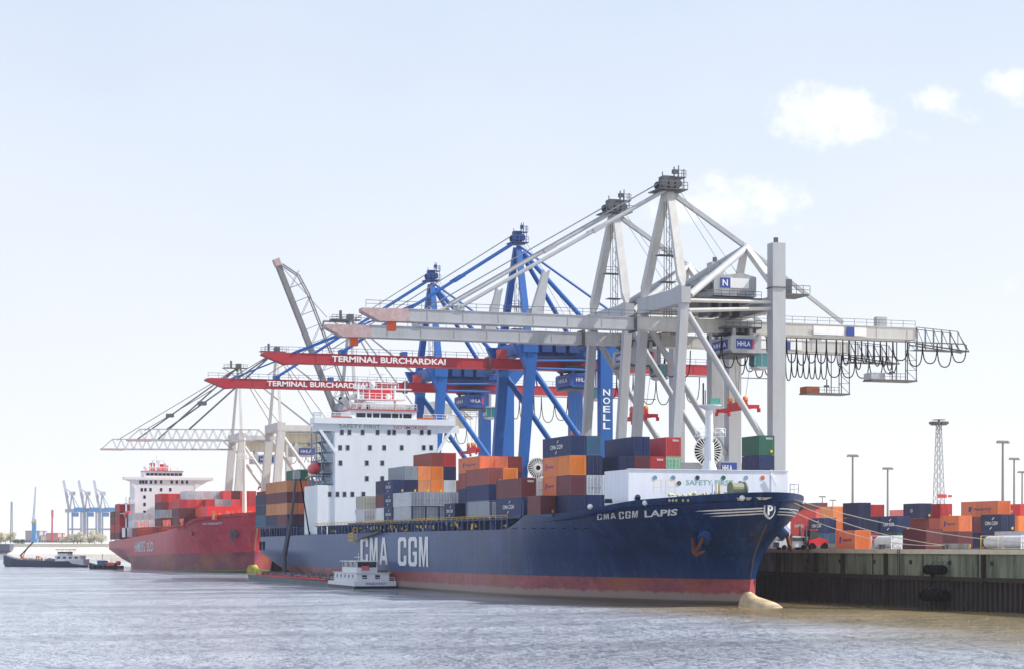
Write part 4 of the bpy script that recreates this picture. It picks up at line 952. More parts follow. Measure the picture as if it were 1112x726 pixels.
def crane_modern(Yc_, label, boomc, tipc, framec, trolleyP, spz, blue=False, boomtext=None, dz=0.0, hangz=37.7, plat=True, tiptext=None):
    root = empty('container_crane', (137, Yc_, QZ), label, 'container crane', 'container cranes on the quay')
    bogies(root, Yc_, framec)
    zb, zt = 44.9+dz, 47.0+dz; W1 = 1.5 if not blue else 2.3
    # legs toward the water
    for s in (-1, 1):
        y = Yc_+s*LEG
        if not blue: MB().beam((134.9,y,QZ+2),(137.3,y,48.8),W1+.15,1.3,W1,1.3, up=(0,1,0)).build('waterside_leg', framec, root)
        else:
            MB().beam((135.2,y,QZ+2),(138.2,y,47.8),1.7,1.5,2.2,1.5, up=(0,1,0)).build('waterside_leg', framec, root)
    if not blue:
        MB().box(136.5,138.2,Yc_-9.8,Yc_+9.8,48.8,51.5).build('portal_beam', framec, root)
    else:
        MB().box(136.1,139.4,Yc_-9.9,Yc_+9.9,47.8,50.3).build('portal_beam', framec, root)
        for s in (-1,1): MB().prism([(134.2,50.3),(136.1,50.3),(136.9,47.79),(136.9,44.6)], Yc_+s*LEG-.8, Yc_+s*LEG+.8).build('knee_plate', framec, root)
    # pillars on the land side
    if not blue:
        MB().box(153.4,155.8,Yc_-LEG-1.1,Yc_-LEG+1.1,QZ+2,59.7).build('landside_pillar', framec, root)
        MB().box(154.2,154.8,Yc_-LEG-.3,Yc_-LEG+.3,59.7,60.7).box(153.2,156.0,Yc_-LEG-1.3,Yc_-LEG+1.3,52.0,52.15).build('pillar_fittings', STEEL, root)
        MB().box(153.4,155.8,Yc_+LEG-1.1,Yc_+LEG+1.1,QZ+2,49.5).build('landside_pillar', framec, root)
        MB().box(153.6,155.6,Yc_-LEG+1.11,Yc_+LEG-1.11,48.2,50.6).build('landside_beam', framec, root)
    else:
        for s in (-1, 1): MB().box(153.2,155.9,Yc_+s*LEG-1.0,Yc_+s*LEG+1.0,QZ+2,49.5).build('landside_pillar', framec, root)
        MB().box(153.4,155.7,Yc_-LEG-1.1,Yc_+LEG+1.1,49.51,51.4).build('landside_beam', framec, root)
        for s in (-1,1): MB().prism([(155.91,46),(158.4,49),(158.4,51.2),(155.91,51.2)], Yc_+s*LEG-.9, Yc_+s*LEG+.9).build('knee_plate', framec, root)
        m_ = MB(); s_ = 'NOELL'
        for k, ch in enumerate(s_): textY(m_, ch, Yc_-LEG-1.03, 153.7, 155.3, 40.6-k*1.75-1.35, 40.6-k*1.75, .02)
        if boomtext and Yc_ < 450: m_.build('lettering', LETTER, root)
    # lower tie beams and braces
    for s in (-1, 1):
        y = Yc_+s*LEG
        MB().box(136.6,153.38 if not blue else 153.18,y-.7,y+.7,19.6,22.0).build('tie_beam', framec, root)
        MB().tube((138.0,y,zb+.2 if blue else 47.2),(153.2,y,24.5),.55 if not blue else .62,n=12).build('diagonal_brace', framec if blue else GREYP, root)
        if not blue: MB().tube((138.2,y,49.3),(153.6,y,49.6),.35,.3,n=10).tube((138.2,y,47.6),(153.6,y+.0,48.5),.4,.3,n=10).build('tie_tube', CREAM, root)
    # apex frame
    ap = Vector((138.2, Yc_, 69.3 if not blue else 71.6))
    for s in (-1, 1):
        base = Vector((137.2 if not blue else 137.6, Yc_+s*(LEG-.2), 51.5 if not blue else 50.3))
        if not blue:
            mid = zed(base, ap+Vector((0,s*.7,0)), .1)
            MB().beam(base, mid, .55, 1.0, 1.45, 1.2).beam(mid, ap+Vector((0,s*.7,0)), 1.45, 1.2, 1.25, 1.0).build('apex_leg', CREAM, root)
        else: MB().beam(base, ap+Vector((0,s*.7,-1)), 1.5, 1.3, 1.1, 1.0).build('apex_leg', framec, root)
    apex_gear(root, 138.2, Yc_, ap.z, STEEL if not blue else BLUED)
    # stair tower
    mb = MB(); zz = 51.5
    for dx in (-.5,.5):
        for dy in (-.5,.5): mb.beam((138.2+dx,Yc_+dy,47),(138.2+dx,Yc_+dy,ap.z-2),.09,.09)
    z = 48
    while z < ap.z-3: mb.beam((137.7,Yc_-.5,z),(138.7,Yc_-.5,z+1.2),.07,.07); mb.beam((138.7,Yc_-.5,z+1.2),(137.7,Yc_-.5,z+2.4),.07,.07); z += 2.4
    mb.box(136.2,140,Yc_-1,Yc_+1,58,58.1); mb.rail([(136.2,Yc_-1,58.1),(140,Yc_-1,58.1)],1.1,1,.05); mb.box(136.8,139.5,Yc_-1,Yc_+1,53.4,53.5)
    mb.build('ladder_tower', STEEL if not blue else BLUED, root)
    # boom and rear girder
    hx = 131.5; bw = 2.4
    mb = MB(); tip = 91.5
    girder(mb, tip, hx, Yc_, zb, zt, bw); boom = mb.build('boom', boomc, root)
    mb = MB(); mb.prism([(83.6,zt-.15),(83.4,zt-.55),(88.2,zb-.3),(tip-.003,zb),(tip-.003,zt),(84.5,zt)] if blue else [(83.4,zt-.1),(83.4,zt-.7),(86.5,zb-.1),(tip-.003,zb),(tip-.003,zt)], Yc_-bw/2, Yc_+bw/2)
    mb.build('boom_tip', tipc, root)
    if not blue: MB().box(88,89.3,Yc_-.7,Yc_+.7,zb-1.5,zb-.05).build('tip_buffer', OR_, root)
    mb = MB(); girder(mb, hx+.25, 186.2, Yc_, zb+.1, zt+.1, bw); rg = mb.build('rear_girder', boomc if blue else CREAM, root)
    MB().box(hx-.1,hx+.35,Yc_-bw/2-.3,Yc_+bw/2+.3,zb-.4,zt+.5).build('boom_hinge', STEEL, root)
    mb = MB(); mb.rail([(84,Yc_-bw/2,zt+.02),(hx,Yc_-bw/2,zt+.02)],1.15,2.4,.045); mb.rail([(hx+.5,Yc_-bw/2,zt+.12),(186,Yc_-bw/2,zt+.12)],1.15,2.4,.045); mb.build('walkway_rail', STEEL if not blue else BLUED, root)
    # stays
    fs = MB(); tsz = zt+.1
    sP = 100.3
    for s in (-1, 1):
        a = ap+Vector((-1,s*1.4,-.2)); b_ = Vector((sP,Yc_+s*1.3,tsz+.5))
        fs.tube(a, zed(a,b_,.3), .3, n=8); fs.beam(zed(a,b_,.3), zed(a,b_,.36), .55,.8); fs.tube(zed(a,b_,.36), b_, .26, n=8)
        if blue:
            c_ = Vector((90,Yc_+s*1.3,tsz)); fs.tube(zed(a,b_,.55), c_, .2, n=6)
    fs.build('forestay', framec if blue else GREYP, root)
    MB().box(sP-.6,sP+.6,Yc_-1.4,Yc_+1.4,zt+.03,zt+1.0).build('stay_lug', framec, boom); MB().box(sP+12.5,sP+13.5,Yc_-1.3,Yc_+1.3,zt+.03,zt+.9).build('stay_lug', framec, boom)
    rp = MB()
    for s in (-1,1): rp.tube(ap+Vector((-1,s*.8,1.6)), (sP-2,Yc_+s*.8,zt+1.2), .07, n=4); rp.tube(ap+Vector((1,s*.8,1)), (151,Yc_+s*2,54.5), .05, n=4)
    rp.build('hoist_ropes', ROPE, root)
    if not blue:
        for x0, h_ in ((114.5, 7.6),):
            MB().prism([(x0-1.6,zt),(x0+.6,zt),(x0+1.5,zt+6),(x0+1.9,zt+7.6),(x0+1.2,zt+7.0),(x0+.7,zt+7.6),(x0+.3,zt+6)], Yc_-.5, Yc_+.5).build('folded_stay', GREYP, root)
        nd = Vector((152.9, Yc_, 60.3))
        MB().beam(ap+Vector((1,0,-.6)), nd, .75, .75).build('backstay', GREYP, root)
        MB().tube(nd+Vector((0,-.4,-.3)), (138.4,Yc_-LEG,50.2), .62, n=12).tube(nd+Vector((0,.4,-.3)), (138.4,Yc_+LEG,50.2), .62, n=12).build('backstay_brace', GREYP, root)
        MB().beam(nd, (154.2,Yc_-LEG+.8,53.2), 1.0,.9,1.7,.9).beam(nd, (154.2,Yc_+LEG-.8,49.8), 1.0,.9,1.7,.9).build('backstay_frame', CREAM, root)
        MB().beam(nd, (172,Yc_,zt+.6), .6, .6).build('rear_stay', GREYP, root)
        # machinery house
        hm_ = MB(); x0,x1,y0,y1 = 144.4,152.4,Yc_-5.5,Yc_+7.5
        hm_.prism([(x0,50.8),(x1,50.8),(x1,54.2),(x0+5.5,54.8),(x0,54.2)], y0, y1); mh = hm_.build('machinery_house', mat('machinery_grey',(168,172,176),.6,dirt=.3), root)
        MB().box(x0+1.2,x0+3.1,y0-.05,y0-.004,52.2,53.9).build('sign_panel', SIGNB, mh); MB().box(x0+3.1,x0+6.6,y0-.05,y0-.004,52.2,53.9).build('sign_white', LETTER, mh)
        m_ = MB(); textY(m_, 'N', y0-.07, x0+1.6, x0+2.6, 52.5, 53.6, .02); m_.build('lettering', LETTER, mh)
        m_ = MB(); m_.box(141,153.2,Yc_-6.3,Yc_+8,50.2,50.5); m_.rail([(141,Yc_-6.3,50.5),(153,Yc_-6.3,50.5)],1.1,1.5,.05); m_.box(155.9,161,Yc_-8.5,Yc_-3,51.0,51.3); m_.rail([(156,Yc_-8.5,51.3),(161.2,Yc_-8.5,51.3)],1.4,1.2,.06); m_.box(156,158,Yc_-8,Yc_-4,51.3,53.8)
        for k in range(4): m_.box(143+k*2,143.6+k*2,Yc_-6,Yc_-2,47.3,50.2)
        m_.build('house_platform', STEEL, root)
        m_ = MB(); m_.box(x0-.7,x0-.05,y0+1,y1-1,53.0,53.2); m_.box(x0-.6,x0-.05,y0+.5,y1-3,52,52.9); m_.build('house_gallery', STEEL, mh)
    else:
        for s in (-1,1): 
            MB().tube(ap+Vector((1,s*.6,-2)), (154,Yc_+s*(LEG-1),51.2), .5, n=8).build('back_leg', framec, root)
        e = Vector((176,Yc_,zt+.5)); MB().tube(ap+Vector((1,0,-1)), e, .28, n=8).build('backstay', framec, root)
        k_ = zed(ap, e, .68); MB().tube(k_+Vector((0,0,0)),(k_.x-2,Yc_-.8,zt+.1),.2).tube(k_,(k_.x+1.6,Yc_+.8,zt+.1),.2).build('stay_strut', framec, root)
        m_ = MB(); m_.prism([(141,47.6),(150.8,47.6),(150.8,51.6),(146,52.2),(141,51.6)], Yc_-6, Yc_+6); mh = m_.build('machinery_house', BLUED, root)
        m_ = MB(); m_.box(139.5,153,Yc_-6.8,Yc_+6.8,47.2,47.5); m_.rail([(139.5,Yc_-6.8,47.5),(153,Yc_-6.8,47.5)],1.2,1.5,.06)
        for k in range(3): m_.box(141.2+k*3,143.4+k*3,Yc_-7.3,Yc_-6.05,48.2,50.6)
        m_.build('house_platform', BLUED, root)
        MB().tube((139.4,Yc_-LEG,46.2),(153.2,Yc_-LEG,46.6),.25).tube((139.4,Yc_-LEG,44.6),(153.2,Yc_-LEG,44.6),.25).build('tie_tube', framec, root)
        m_ = MB(); m_.box(133.3,135.3,Yc_-1.6,Yc_-.6,zt+.1,zt+2.0); m_.build('hinge_cabin', mat('cabin_red',(196,70,70),.5,dirt=.2), boom)
    trolley(root, trolleyP, Yc_, 41.3+dz, GREYP if not blue else mat('trolley_blue',(40,90,165),.5,dirt=.2), trolleyP+4.2+(0 if blue else -.4), 39.0+dz)
    spreader(root, trolleyP+.8, Yc_, spz, 41+dz)
    # festoon and tail
    MB().box(155.9,196,Yc_-1.75,Yc_-1.6,zb-.5,zb-.3).build('festoon_track', STEEL, root)
    if blue:
        loops(root, 156.2, 5, 1.9, Yc_-1.68, zb-.5, 5.0, .1); loops(root, 165.7, 4, 3.4, Yc_-1.68, zb-.5, 5.6, .1)
    else:
        loops(root, 156.2, 7, 1.95, Yc_-1.68, zb-.5, 4.2); loops(root, 169.9, 9, 1.25, Yc_-1.68, zb-.5, 4.6); loops(root, 181.2, 5, 3.0, Yc_-1.68, zb-.5, 3.8); loops(root, 145, 3, 2.6, Yc_-1.68, zb-.5, 5)
    if plat:
        MB().box(178.6,180.6,Yc_-.6,Yc_+.6,zt+.12,zt+1.9).build('winch_cabin', GREYP, rg)
        mb = MB(); z0, z1 = zb-1.7, zt+.2
        for s in (-1.3,1.3):
            mb.beam((186.2,Yc_+s,z1),(194.6,Yc_+s,z1-.5),.12,.12); mb.beam((186.2,Yc_+s,zb-.6),(197,Yc_+s,z0),.22,.22); mb.beam((194.6,Yc_+s,z1-.5),(197,Yc_+s,z0),.12,.12)
            for k in range(6):
                xa = 186.2+k*1.7; mb.beam((xa,Yc_+s,z1-.1*k),(xa,Yc_+s,z0+.4),.1,.1); mb.beam((xa,Yc_+s,z1-.1*k),(xa+1.7,Yc_+s,z0+.4),.08,.08)
        mb.box(186.3,197,Yc_-1.3,Yc_+1.3,z0+.02,z0+.12); mb.build('tail_truss', STEEL, root)
    if not blue:
        hang_platform(root, 186, Yc_, zb-.1, hangz, GREYP if hangz > 37.5 else RUST)
        MB().box(165.5,171.5,Yc_-bw/2-.24,Yc_-bw/2-.19,zb+.35,zt-.25).build('name_panel', LETTER, rg); MB().box(172,173.6,Yc_-bw/2-.24,Yc_-bw/2-.19,zb+.35,zt-.25).build('sign_panel', SIGNB, rg)
        MB().box(173.6,176,Yc_-bw/2-.24,Yc_-bw/2-.19,zb+.35,zt-.25).build('name_panel', LETTER, rg)
    if boomtext:
        m_ = MB(); textY(m_, boomtext, Yc_-bw/2-.18, 97.8, 122.0, zb+.5, zt-.35, .03); m_.build('lettering', LETTER, boom)
    return root
OR_ = mat('buffer_orange', (222,92,44), .6, dirt=.1)
TIPR = mat('tip_faded_red', (182,150,148), .6, dirt=.8, dirtcol=(196,190,192), streak=False, scale=.8)
def reel(root_label, P, Y, z, r):
    root = empty('cable_reel', (P, Y, z), root_label, 'cable reel', 'cable reels on the cranes')
    mb = MB()
    for k in range(28):
        t_ = 2*math.pi*k/28; mb.beam((P+.35*math.cos(t_),Y,z+.35*math.sin(t_)),(P+r*math.cos(t_),Y,z+r*math.sin(t_)),.11,.11,up=(0,1,0))
    for rr in (r, r*.35):
        pts = [(P+rr*math.cos(2*math.pi*k/36),Y,z+rr*math.sin(2*math.pi*k/36)) for k in range(37)]; mb.path(pts,.05,4)
    mb.build('spokes', LETTER, root)
    MB().tube((P,Y+.12,z),(P,Y+.6,z),r*.86,n=40).tube((P,Y-.1,z),(P,Y+.9,z),.5,n=16).build('wound_cable', BLACK, root)
    MB().box(P-.5,P+.5,Y+.65,Y+2.2,20.4,z+.3).build('reel_bracket', GREYP, root)
    return root
crane_modern(323.5, 'nearest and tallest grey container crane, over the bow of the blue ship', GREYP, TIPR, GREYP, 150.6, 33.2, hangz=37.7)
crane_modern(348.7, 'second grey container crane, close behind the nearest one and half hidden by it', GREYP, TIPR, GREYP, 142.3, 33.0, dz=-.1, hangz=37.1, plat=True)
crane_modern(404.0, 'nearer blue container crane with red boom, the NOELL pillar seen whole', REDB, REDB, BLUEP, 151.0, 31.5, blue=True, boomtext='TERMINAL BURCHARDKAI', plat=False)
crane_modern(468.0, 'farther blue container crane with red boom ending behind the bridge of the blue ship', REDB, REDB, BLUEP, 148.0, 32.0, blue=True, boomtext='TERMINAL BURCHARDKAI', plat=False, dz=-.2)
reel('big black spoked cable reel behind the white foremast', Pat(769.5,313), 313.2, zat(489,140,313), 2.6)
reel('smaller-looking black cable reel left of the tall orange and navy stack', Pat(583.5,394), 393.5, zat(508,153,393), 2.3)
sg = MB().box(Pat(782,312.5),Pat(803,312.5),312.3,313.8,19.5,22.2); so = tag(sg.build('equipment_cabin', GREYP, loc=(143,313,19.5)), 'grey cabin with a blue HHLA sign on the crane just right of the foremast', 'cabin')
MB().box(Pat(783,312.3),Pat(800,312.3),312.2,312.29,20.0,22.0).build('sign_panel', SIGNB, so); m_ = MB(); textY(m_, 'HHLA', 312.17, Pat(784.5,312.2), Pat(795,312.2), 20.6, 21.6, .02); m_.build('lettering', LETTER, so)

# ---- older cranes with trusses, farther down the quay
def truss(mb, a, b_, hgt, n, wd=2.2, slope=True, r=.16, bot=.5):
    """a, b_ bottom ends; triangular web, inclined ends"""
    a, b_ = Vector(a), Vector(b_); up = Vector((0,0,hgt)); 
    for s in (-1,1):
        off = Vector((0,s*wd/2,0)); mb.beam(a+off, b_+off, .45, bot)
        ta, tb = zed(a,b_,.085)+up+off, zed(a,b_,.915)+up+off
        mb.beam(ta, tb, .22, .22); mb.beam(a+off, ta, .2,.2); mb.beam(b_+off, tb, .2,.2)
        for k in range(n):
            p = zed(ta,tb,k/n); q = zed(ta,tb,(k+.5)/n)-up; p2 = zed(ta,tb,(k+1)/n)
            mb.beam(p,q,.14,.14); mb.beam(q,p2,.14,.14)
    for k in range(n+1): p = zed(a,b_,k/n); mb.beam(p-Vector((0,wd/2,0)),p+Vector((0,wd/2,0)),.14,.14)
def crane_truss(Yc_, label, raised=False, noell=False, framec=CREAM):
    root = empty('container_crane', (137, Yc_, QZ), label, 'container crane', 'container cranes on the quay'); bogies(root, Yc_, framec)
    zb = 41.2
    for s in (-1,1):
        y = Yc_+s*LEG; MB().beam((135,y,QZ+2),(138,y,44.5),2.2,1.9,2.5,1.9,up=(0,1,0)).build('waterside_leg', framec, root)
        MB().beam((154.6,y,QZ+2),(154.6,y,44.5),2.2,1.9,up=(0,1,0)).build('landside_leg', framec, root)
        MB().box(139.4,153.4,y-.7,y+.7,19,21.4).build('tie_beam', framec, root)
        MB().tube((138.5,y,43),(153.4,y,22.5),.55,n=10).build('diagonal_brace', framec, root)
        MB().box(139.3,153.4,y-.6,y+.6,44.6,46.4).build('top_beam', framec, root)
    MB().prism([(Yc_-LEG-1,44.52),(Yc_-LEG-1,47.2),(Yc_+LEG+1,47.2),(Yc_+LEG+1,44.52)],136.6,139.2,'x').build('portal_beam', framec, root)
    MB().box(153.5,155.7,Yc_-LEG-1,Yc_+LEG+1,44.52,46.9).build('portal_beam', framec, root)
    ap = Vector((138.5,Yc_,70.5))
    for s in (-1,1): MB().beam((137.9,Yc_+s*(LEG-.5),47.2), ap+Vector((0,s*.8,0)),.85,.85,.65,.65).build('apex_leg', framec, root)
    for s in (-1,1): MB().tube(ap+Vector((.5,s*.8,-.5)), (154.6,Yc_+s*(LEG-1),46.9), .3, n=8).build('back_leg', framec, root)
    MB().tube(ap, (174,Yc_-1.2,zb+2.6), .3).tube(ap, (174,Yc_+1.2,zb+2.6), .3).build('backstay', GREYP, root)
    mb = MB(); mb.box(ap.x-5.5,ap.x+2.8,Yc_-1.6,Yc_+1.6,ap.z-.1,ap.z+.15); mb.rail([(ap.x-5.5,Yc_-1.6,ap.z+.15),(ap.x+2.8,Yc_-1.6,ap.z+.15)],1.1,1.4,.07); mb.box(ap.x-3,ap.x-2.4,Yc_-.4,Yc_+.4,ap.z+.15,ap.z+2.6); mb.box(ap.x-.8,ap.x+.8,Yc_-1.2,Yc_+1.2,ap.z-1,ap.z+1.6)
    mb.beam((ap.x-5.5,Yc_,ap.z-.1),(ap.x-.8,Yc_,ap.z-3),.2,.2); mb.build('sheave_platform', STEEL, root)
    # rear girder, machinery and trolley
    MB().box(139.3,172,Yc_-1.5,Yc_+1.5,zb,zb+3.1).build('rear_girder', mat('girder_cream',(214,206,184),.6,dirt=.3), root)
    MB().prism([(157,zb+3.1),(167,zb+3.1),(167,zb+6.4),(162,zb+7.2),(157,zb+6.4)],Yc_-4,Yc_+4).build('machinery_house', mat('machinery_grey',(0,0,0)), root)
    mb = MB(); mb.box(139.5,175,Yc_-2.6,Yc_-1.6,zb+3.1,zb+3.25); mb.rail([(139.5,Yc_-2.6,zb+3.25),(175,Yc_-2.6,zb+3.25)],1.1,3,.06); mb.build('walkway', STEEL, root)
    m_ = MB(); m_.box(143,151,Yc_-3.5,Yc_+3.5,zb-4.4,zb-1.2).box(144,145,Yc_-2,Yc_+2,zb-1.2,zb).box(149,150,Yc_-2,Yc_+2,zb-1.2,zb); tr = m_.build('trolley_house', GREYP, root)
    MB().box(145,150.4,Yc_-3.56,Yc_-3.503,zb-3.9,zb-1.8).build('sign_panel', SIGNB, tr); m_ = MB(); textY(m_,'HHLA',Yc_-3.58,145.6,149.2,zb-3.4,zb-2.3,.02); m_.build('lettering', LETTER, tr)
    if noell:
        m_ = MB()
        for k, ch in enumerate('NOELL'): textY(m_, ch, Yc_-LEG-1.0, 153.9, 155.3, 34-k*2.3-1.7, 34-k*2.3, .02)
        m_.build('lettering', SIGNB, root)
    RS = mat('raised_boom_grey',(124,122,126),.6,dirt=.3)
    hinge = Vector((135.5,Yc_,zb+1))
    if not raised:
        mb = MB(); truss(mb, (90.5,Yc_,zb), (136.3,Yc_,zb+.6), 3.5, 13); mb.build('boom_truss', GREYP, root)
        MB().box(90.3,98,Yc_-1.45,Yc_+1.45,zb-.27,zb+.3).build('boom_tip', TIPR, root)
        mb = MB()
        for x in (103, 110, 118):
            for s in (-1,1): mb.tube(ap+Vector((-.6,s,0)), (x if x != 118 else 96,Yc_+s*1.1,zb+(3.7 if x != 118 else 3.2)), .22 if x != 118 else .1, n=6)
        mb.box(113,115.5,Yc_-1.3,Yc_+1.3,zed(ap,(103,0,zb+3.7),.67).z-.6,zed(ap,(103,0,zb+3.7),.67).z+.6); mb.build('forestay', STEEL, root)
    else:
        tipv = Vector((117.6,Yc_,86.2)); d = (tipv-hinge).normalized(); nrm = Vector((d.z,0,-d.x))
        mb = MB(); mb.beam(hinge, tipv, 2.0, 1.35, up=nrm); mb.build('raised_boom', RS, root)
        MB().beam(tipv-d*1.6, tipv+d*.4, 2.3, 1.7, up=nrm).build('boom_tip', TIPR, root)
        mb = MB()
        for s in (-1.1,1.1):
            o_ = Vector((0,s,0)); ch = [tipv-d*1.5+nrm*1.0+o_, tipv-d*6+nrm*4.3+o_]+[hinge+(tipv-hinge)*f+nrm*5.0+o_ for f in (.75,.5,.25,.05)]+[hinge+nrm*1+o_]
            for a, b_ in zip(ch, ch[1:]): mb.beam(a,b_,.32,.32)
            for k in range(10):
                f = .06+k*.085; p = hinge+(tipv-hinge)*f+nrm*1.0+o_; mb.beam(p, p+nrm*3.8, .14,.14)
                if k % 2: mb.beam(p, p+nrm*3.9+d*3.6, .12,.12)
        mb.build('truss_chords', RS, root)
        mb = MB(); mm_ = hinge+(tipv-hinge)*.53+nrm*5
        kx = Vector((131,Yc_,70)); mb.tube(mm_, kx, .3); mb.tube(kx, ap+Vector((-1,0,-.5)), .3); mb.tube(tipv, kx+Vector((1,0,1)), .1); mb.build('forestay', RS, root)
    spreader(root, 148, Yc_, 30, zb-4)
    loops(root, 156, 5, 3.2, Yc_-1.7, zb-.1, 4)
    return root
crane_truss(549.0, 'grey container crane with its boom raised steeply, behind the bridge of the blue ship', raised=True, framec=GREYP)
crane_truss(645.5, 'nearer of the two older white cranes with lowered lattice booms', noell=True)
crane_truss(709.5, 'farther of the two older white cranes with lowered lattice booms, leftmost on the quay')
# ---------------------------------------------------------------- the red ship astern
S2 = Hull([(-1.5,575),(0,574),(5,573.4),(8,572.3),(11,570.6),(14,568.8),(17.5,567.4)],
          [(567,17.4),(580,16.6),(590,15.9),(600,14.8),(614,13.4),(636,12.3),(690,11.0),(769,9.2)], 195, 769, 1.25)
s2 = empty('container_ship', (CP, 567.4, 0), 'red container ship with HAMBURG SUD lettering moored astern of the blue one', 'container ship')
hull2 = S2.mesh().build('hull', hullmat('red_hull_paint', (180,54,72), (112,52,66), (96,120,60), 6.1, .9, .0145, 6.6, scuff=(206,120,130), rough=.45), s2, smooth=True)
deckplane(S2, 568, 768.9, lambda y: S2.deck(y)-(1.0 if y < 600 else .12)).build('deck', mat('deck_red',(150,60,60),.7,dirt=.4), s2)
mb = MB(); n = 20
prof = [(582,1.5,3.6,.4),(577,1.8,3.4,.4),(573,1.5,2.0,0),(569,1.4,1.5,-.1),(566,1.1,1.1,-.2),(564.4,.6,.7,-.2),(563.8,.05,.05,-.2)]
for (y,rx,rz,zc_) in prof:
    for k in range(n): t_ = 2*math.pi*k/n; mb.v.append(Vector((CP+rx*math.cos(t_), y, zc_+rz*math.sin(t_))))
for a in range(len(prof)-1):
    for k in range(n): mb.f.append((a*n+k,(a+1)*n+k,(a+1)*n+(k+1)%n,a*n+(k+1)%n))
mb.build('bulbous_bow', mat('algae_bulb',(176,170,66),.7,dirt=.8,dirtcol=(80,100,40),streak=False,scale=.35), s2, smooth=True)
hull_text(S2, hull2, 'HAMBURG', 146.5, 157.5, 587.6, 586.6, 598.9, 598.6, .02, WHL); hull_text(S2, hull2, 'SÜD', 159.8, 166.5, 586.2, 585.2, 598.4, 598.0, .015, WHL)
hull_text(S2, hull2, 'CAP HARRIETT', 219.5, 241.5, 567.0, 566.2, 569.2, 568.6, .02, WHL)
a_ = S2.pt(*S2.hit(256, 578), .1)
MB().ball(a_, 1.1, 1.3, 1.3).build('hawse_pipe', STEEL, hull2, smooth=True); MB().beam(a_+Vector((-1.2,0,.8)), a_+Vector((-1.2,0,-2)), .5,.6).beam(a_+Vector((-1.2,-1.4,-2)), a_+Vector((-1.2,1.4,-2)), .5,.6).build('anchor', STEEL, s2)
m_ = MB(); zz = [6.5+q*.9 for q in range(12)]
for a, c in zip(zz, zz[1:]): m_.quad((CP-.3,S2.stem(a)-.1,a),(CP+.3,S2.stem(a)-.1,a),(CP+.3,S2.stem(c)-.1,c),(CP-.3,S2.stem(c)-.1,c))
m_.build('stem_highlight', mat('pale_stem_highlight',(220,150,120),.6,dirt=.3), s2)  # pale strip paints the highlight down the stem
RB = mat('breakwater_red', (236,60,60), .5, dirt=.15)
YR = 588.0
MB().box(105.6,127.8,YR,YR+.6,14.6,19.4).box(105.6,106.2,YR+.6,YR+16,14.6,19.4).box(127.2,127.8,YR+.6,YR+16,14.6,19.4).build('breakwater', RB, s2)
m_ = MB(); random.seed(9)
for k in range(22): 
    P_ = 105.5+k*.95; m_.box(P_,P_+random.uniform(.3,1.2),YR-9+random.uniform(-1,1),YR-8+random.uniform(0,1),15.3,16.6+random.uniform(.2,1.5))
m_.build('deck_machinery', mat('winch_coral',(228,130,96),.6,dirt=.3), s2)
mm = MB(); YM = 580; mm.tube((CP-1.6,YM,15.4),(CP-1.6,YM,35.5),.7,.4,14).box(CP-4,CP+1,YM-.4,YM+.4,33,33.3).tube((CP-1.6,YM,35.5),(CP-1.6,YM,38.4),.15).ball((CP-1.6,YM,38.6),.45)
mm.rail([(CP-4,YM-.4,33.3),(CP+1,YM-.4,33.3)],1.1,1,.07); mm.build('foremast', mat('mast_cream',(232,222,212),.5,dirt=.1), s2)
# house
HY2 = 726.0
def q2(x, y, Y=HY2): P = Pat(x, Y); return P, zat(y, P, Y)
HW2 = mat('house_white_warm', (234,230,232), .5, dirt=.1, dirtcol=(190,170,165), scale=.4)
PA2, PB2 = q2(146.5,0)[0], q2(211.5,0)[0]; zt2 = q2(180,517.5)[1]
h2 = MB().box(PA2, PB2, HY2, HY2+13, 10.8, zt2).build('superstructure', HW2, s2)
zb0 = q2(180,520.4)[1]; zb1 = q2(180,517.6)[1]
MB().box(100.6,132.4,HY2-.5,HY2+4,zb0,zb1).build('bridge_deck', HW2, h2)
for s in (-1,1):
    e0 = CP+s*15.9; e1 = PA2 if s < 0 else PB2
    MB().prism([(e0,zb0),(e1,zb0),(e1,zb0-3.4),(e0-s*2.2,zb0-.6)] if s > 0 else [(e0,zb0),(e0+2.2,zb0-.8),(e1,zb0-3.4),(e1,zb0)],HY2-.1,HY2+.3).build('wing_bracket', HW2, h2)
MB().box(q2(157,0)[0],q2(199,0)[0],HY2+.4,HY2+9,zb1,q2(170,511)[1]).build('wheelhouse', HW2, s2)
MB().box(q2(156.5,0)[0],q2(199.5,0)[0],HY2+.2,HY2+9.2,q2(170,511)[1],q2(170,510.3)[1]).build('wheelhouse_roof', mat('roof_red_trim',(0,0,0)), s2)
for k in range(9): 
    xa = 159+k*4.4; MB().box(q2(xa,0)[0],q2(xa+3.6,0)[0],HY2+.3,HY2+.396,q2(170,515.6)[1],q2(170,513)[1]).build('bridge_window', GLASS, h2)
for y, row in ((522.8,(152.5,155.5,158.8,164,169,175,186.5,192,198,203)),(531,(154,158,163.5,175,185)),(539,(157,)),(547,(157,)),(555.5,(157,))):
    for x in row: P_, z_ = q2(x, y); inst('window', wme, GLASS, h2, Vector((P_,HY2-.002,z_))-origin(h2), None).scale = (1.2,1,1.2)
mb = MB(); zr = q2(170,510.3)[1]
mb.box(q2(168.5,0)[0],q2(172.5,0)[0],HY2+9,HY2+14,zr-2,q2(170,500.8)[1]).box(q2(178,0)[0],q2(187,0)[0],HY2+9,HY2+14,zr-2,q2(170,502)[1]); mb.build('funnel', mat('funnel_red',(0,0,0)), s2)
mb = MB(); 
for x, y in ((173,493),(175,497),(168,499),(181,498),(165,503),(188,505)): P_ = q2(x,0)[0]; mb.tube((P_,HY2+5,zr),(P_,HY2+5,q2(x,y)[1]),.3,.15)
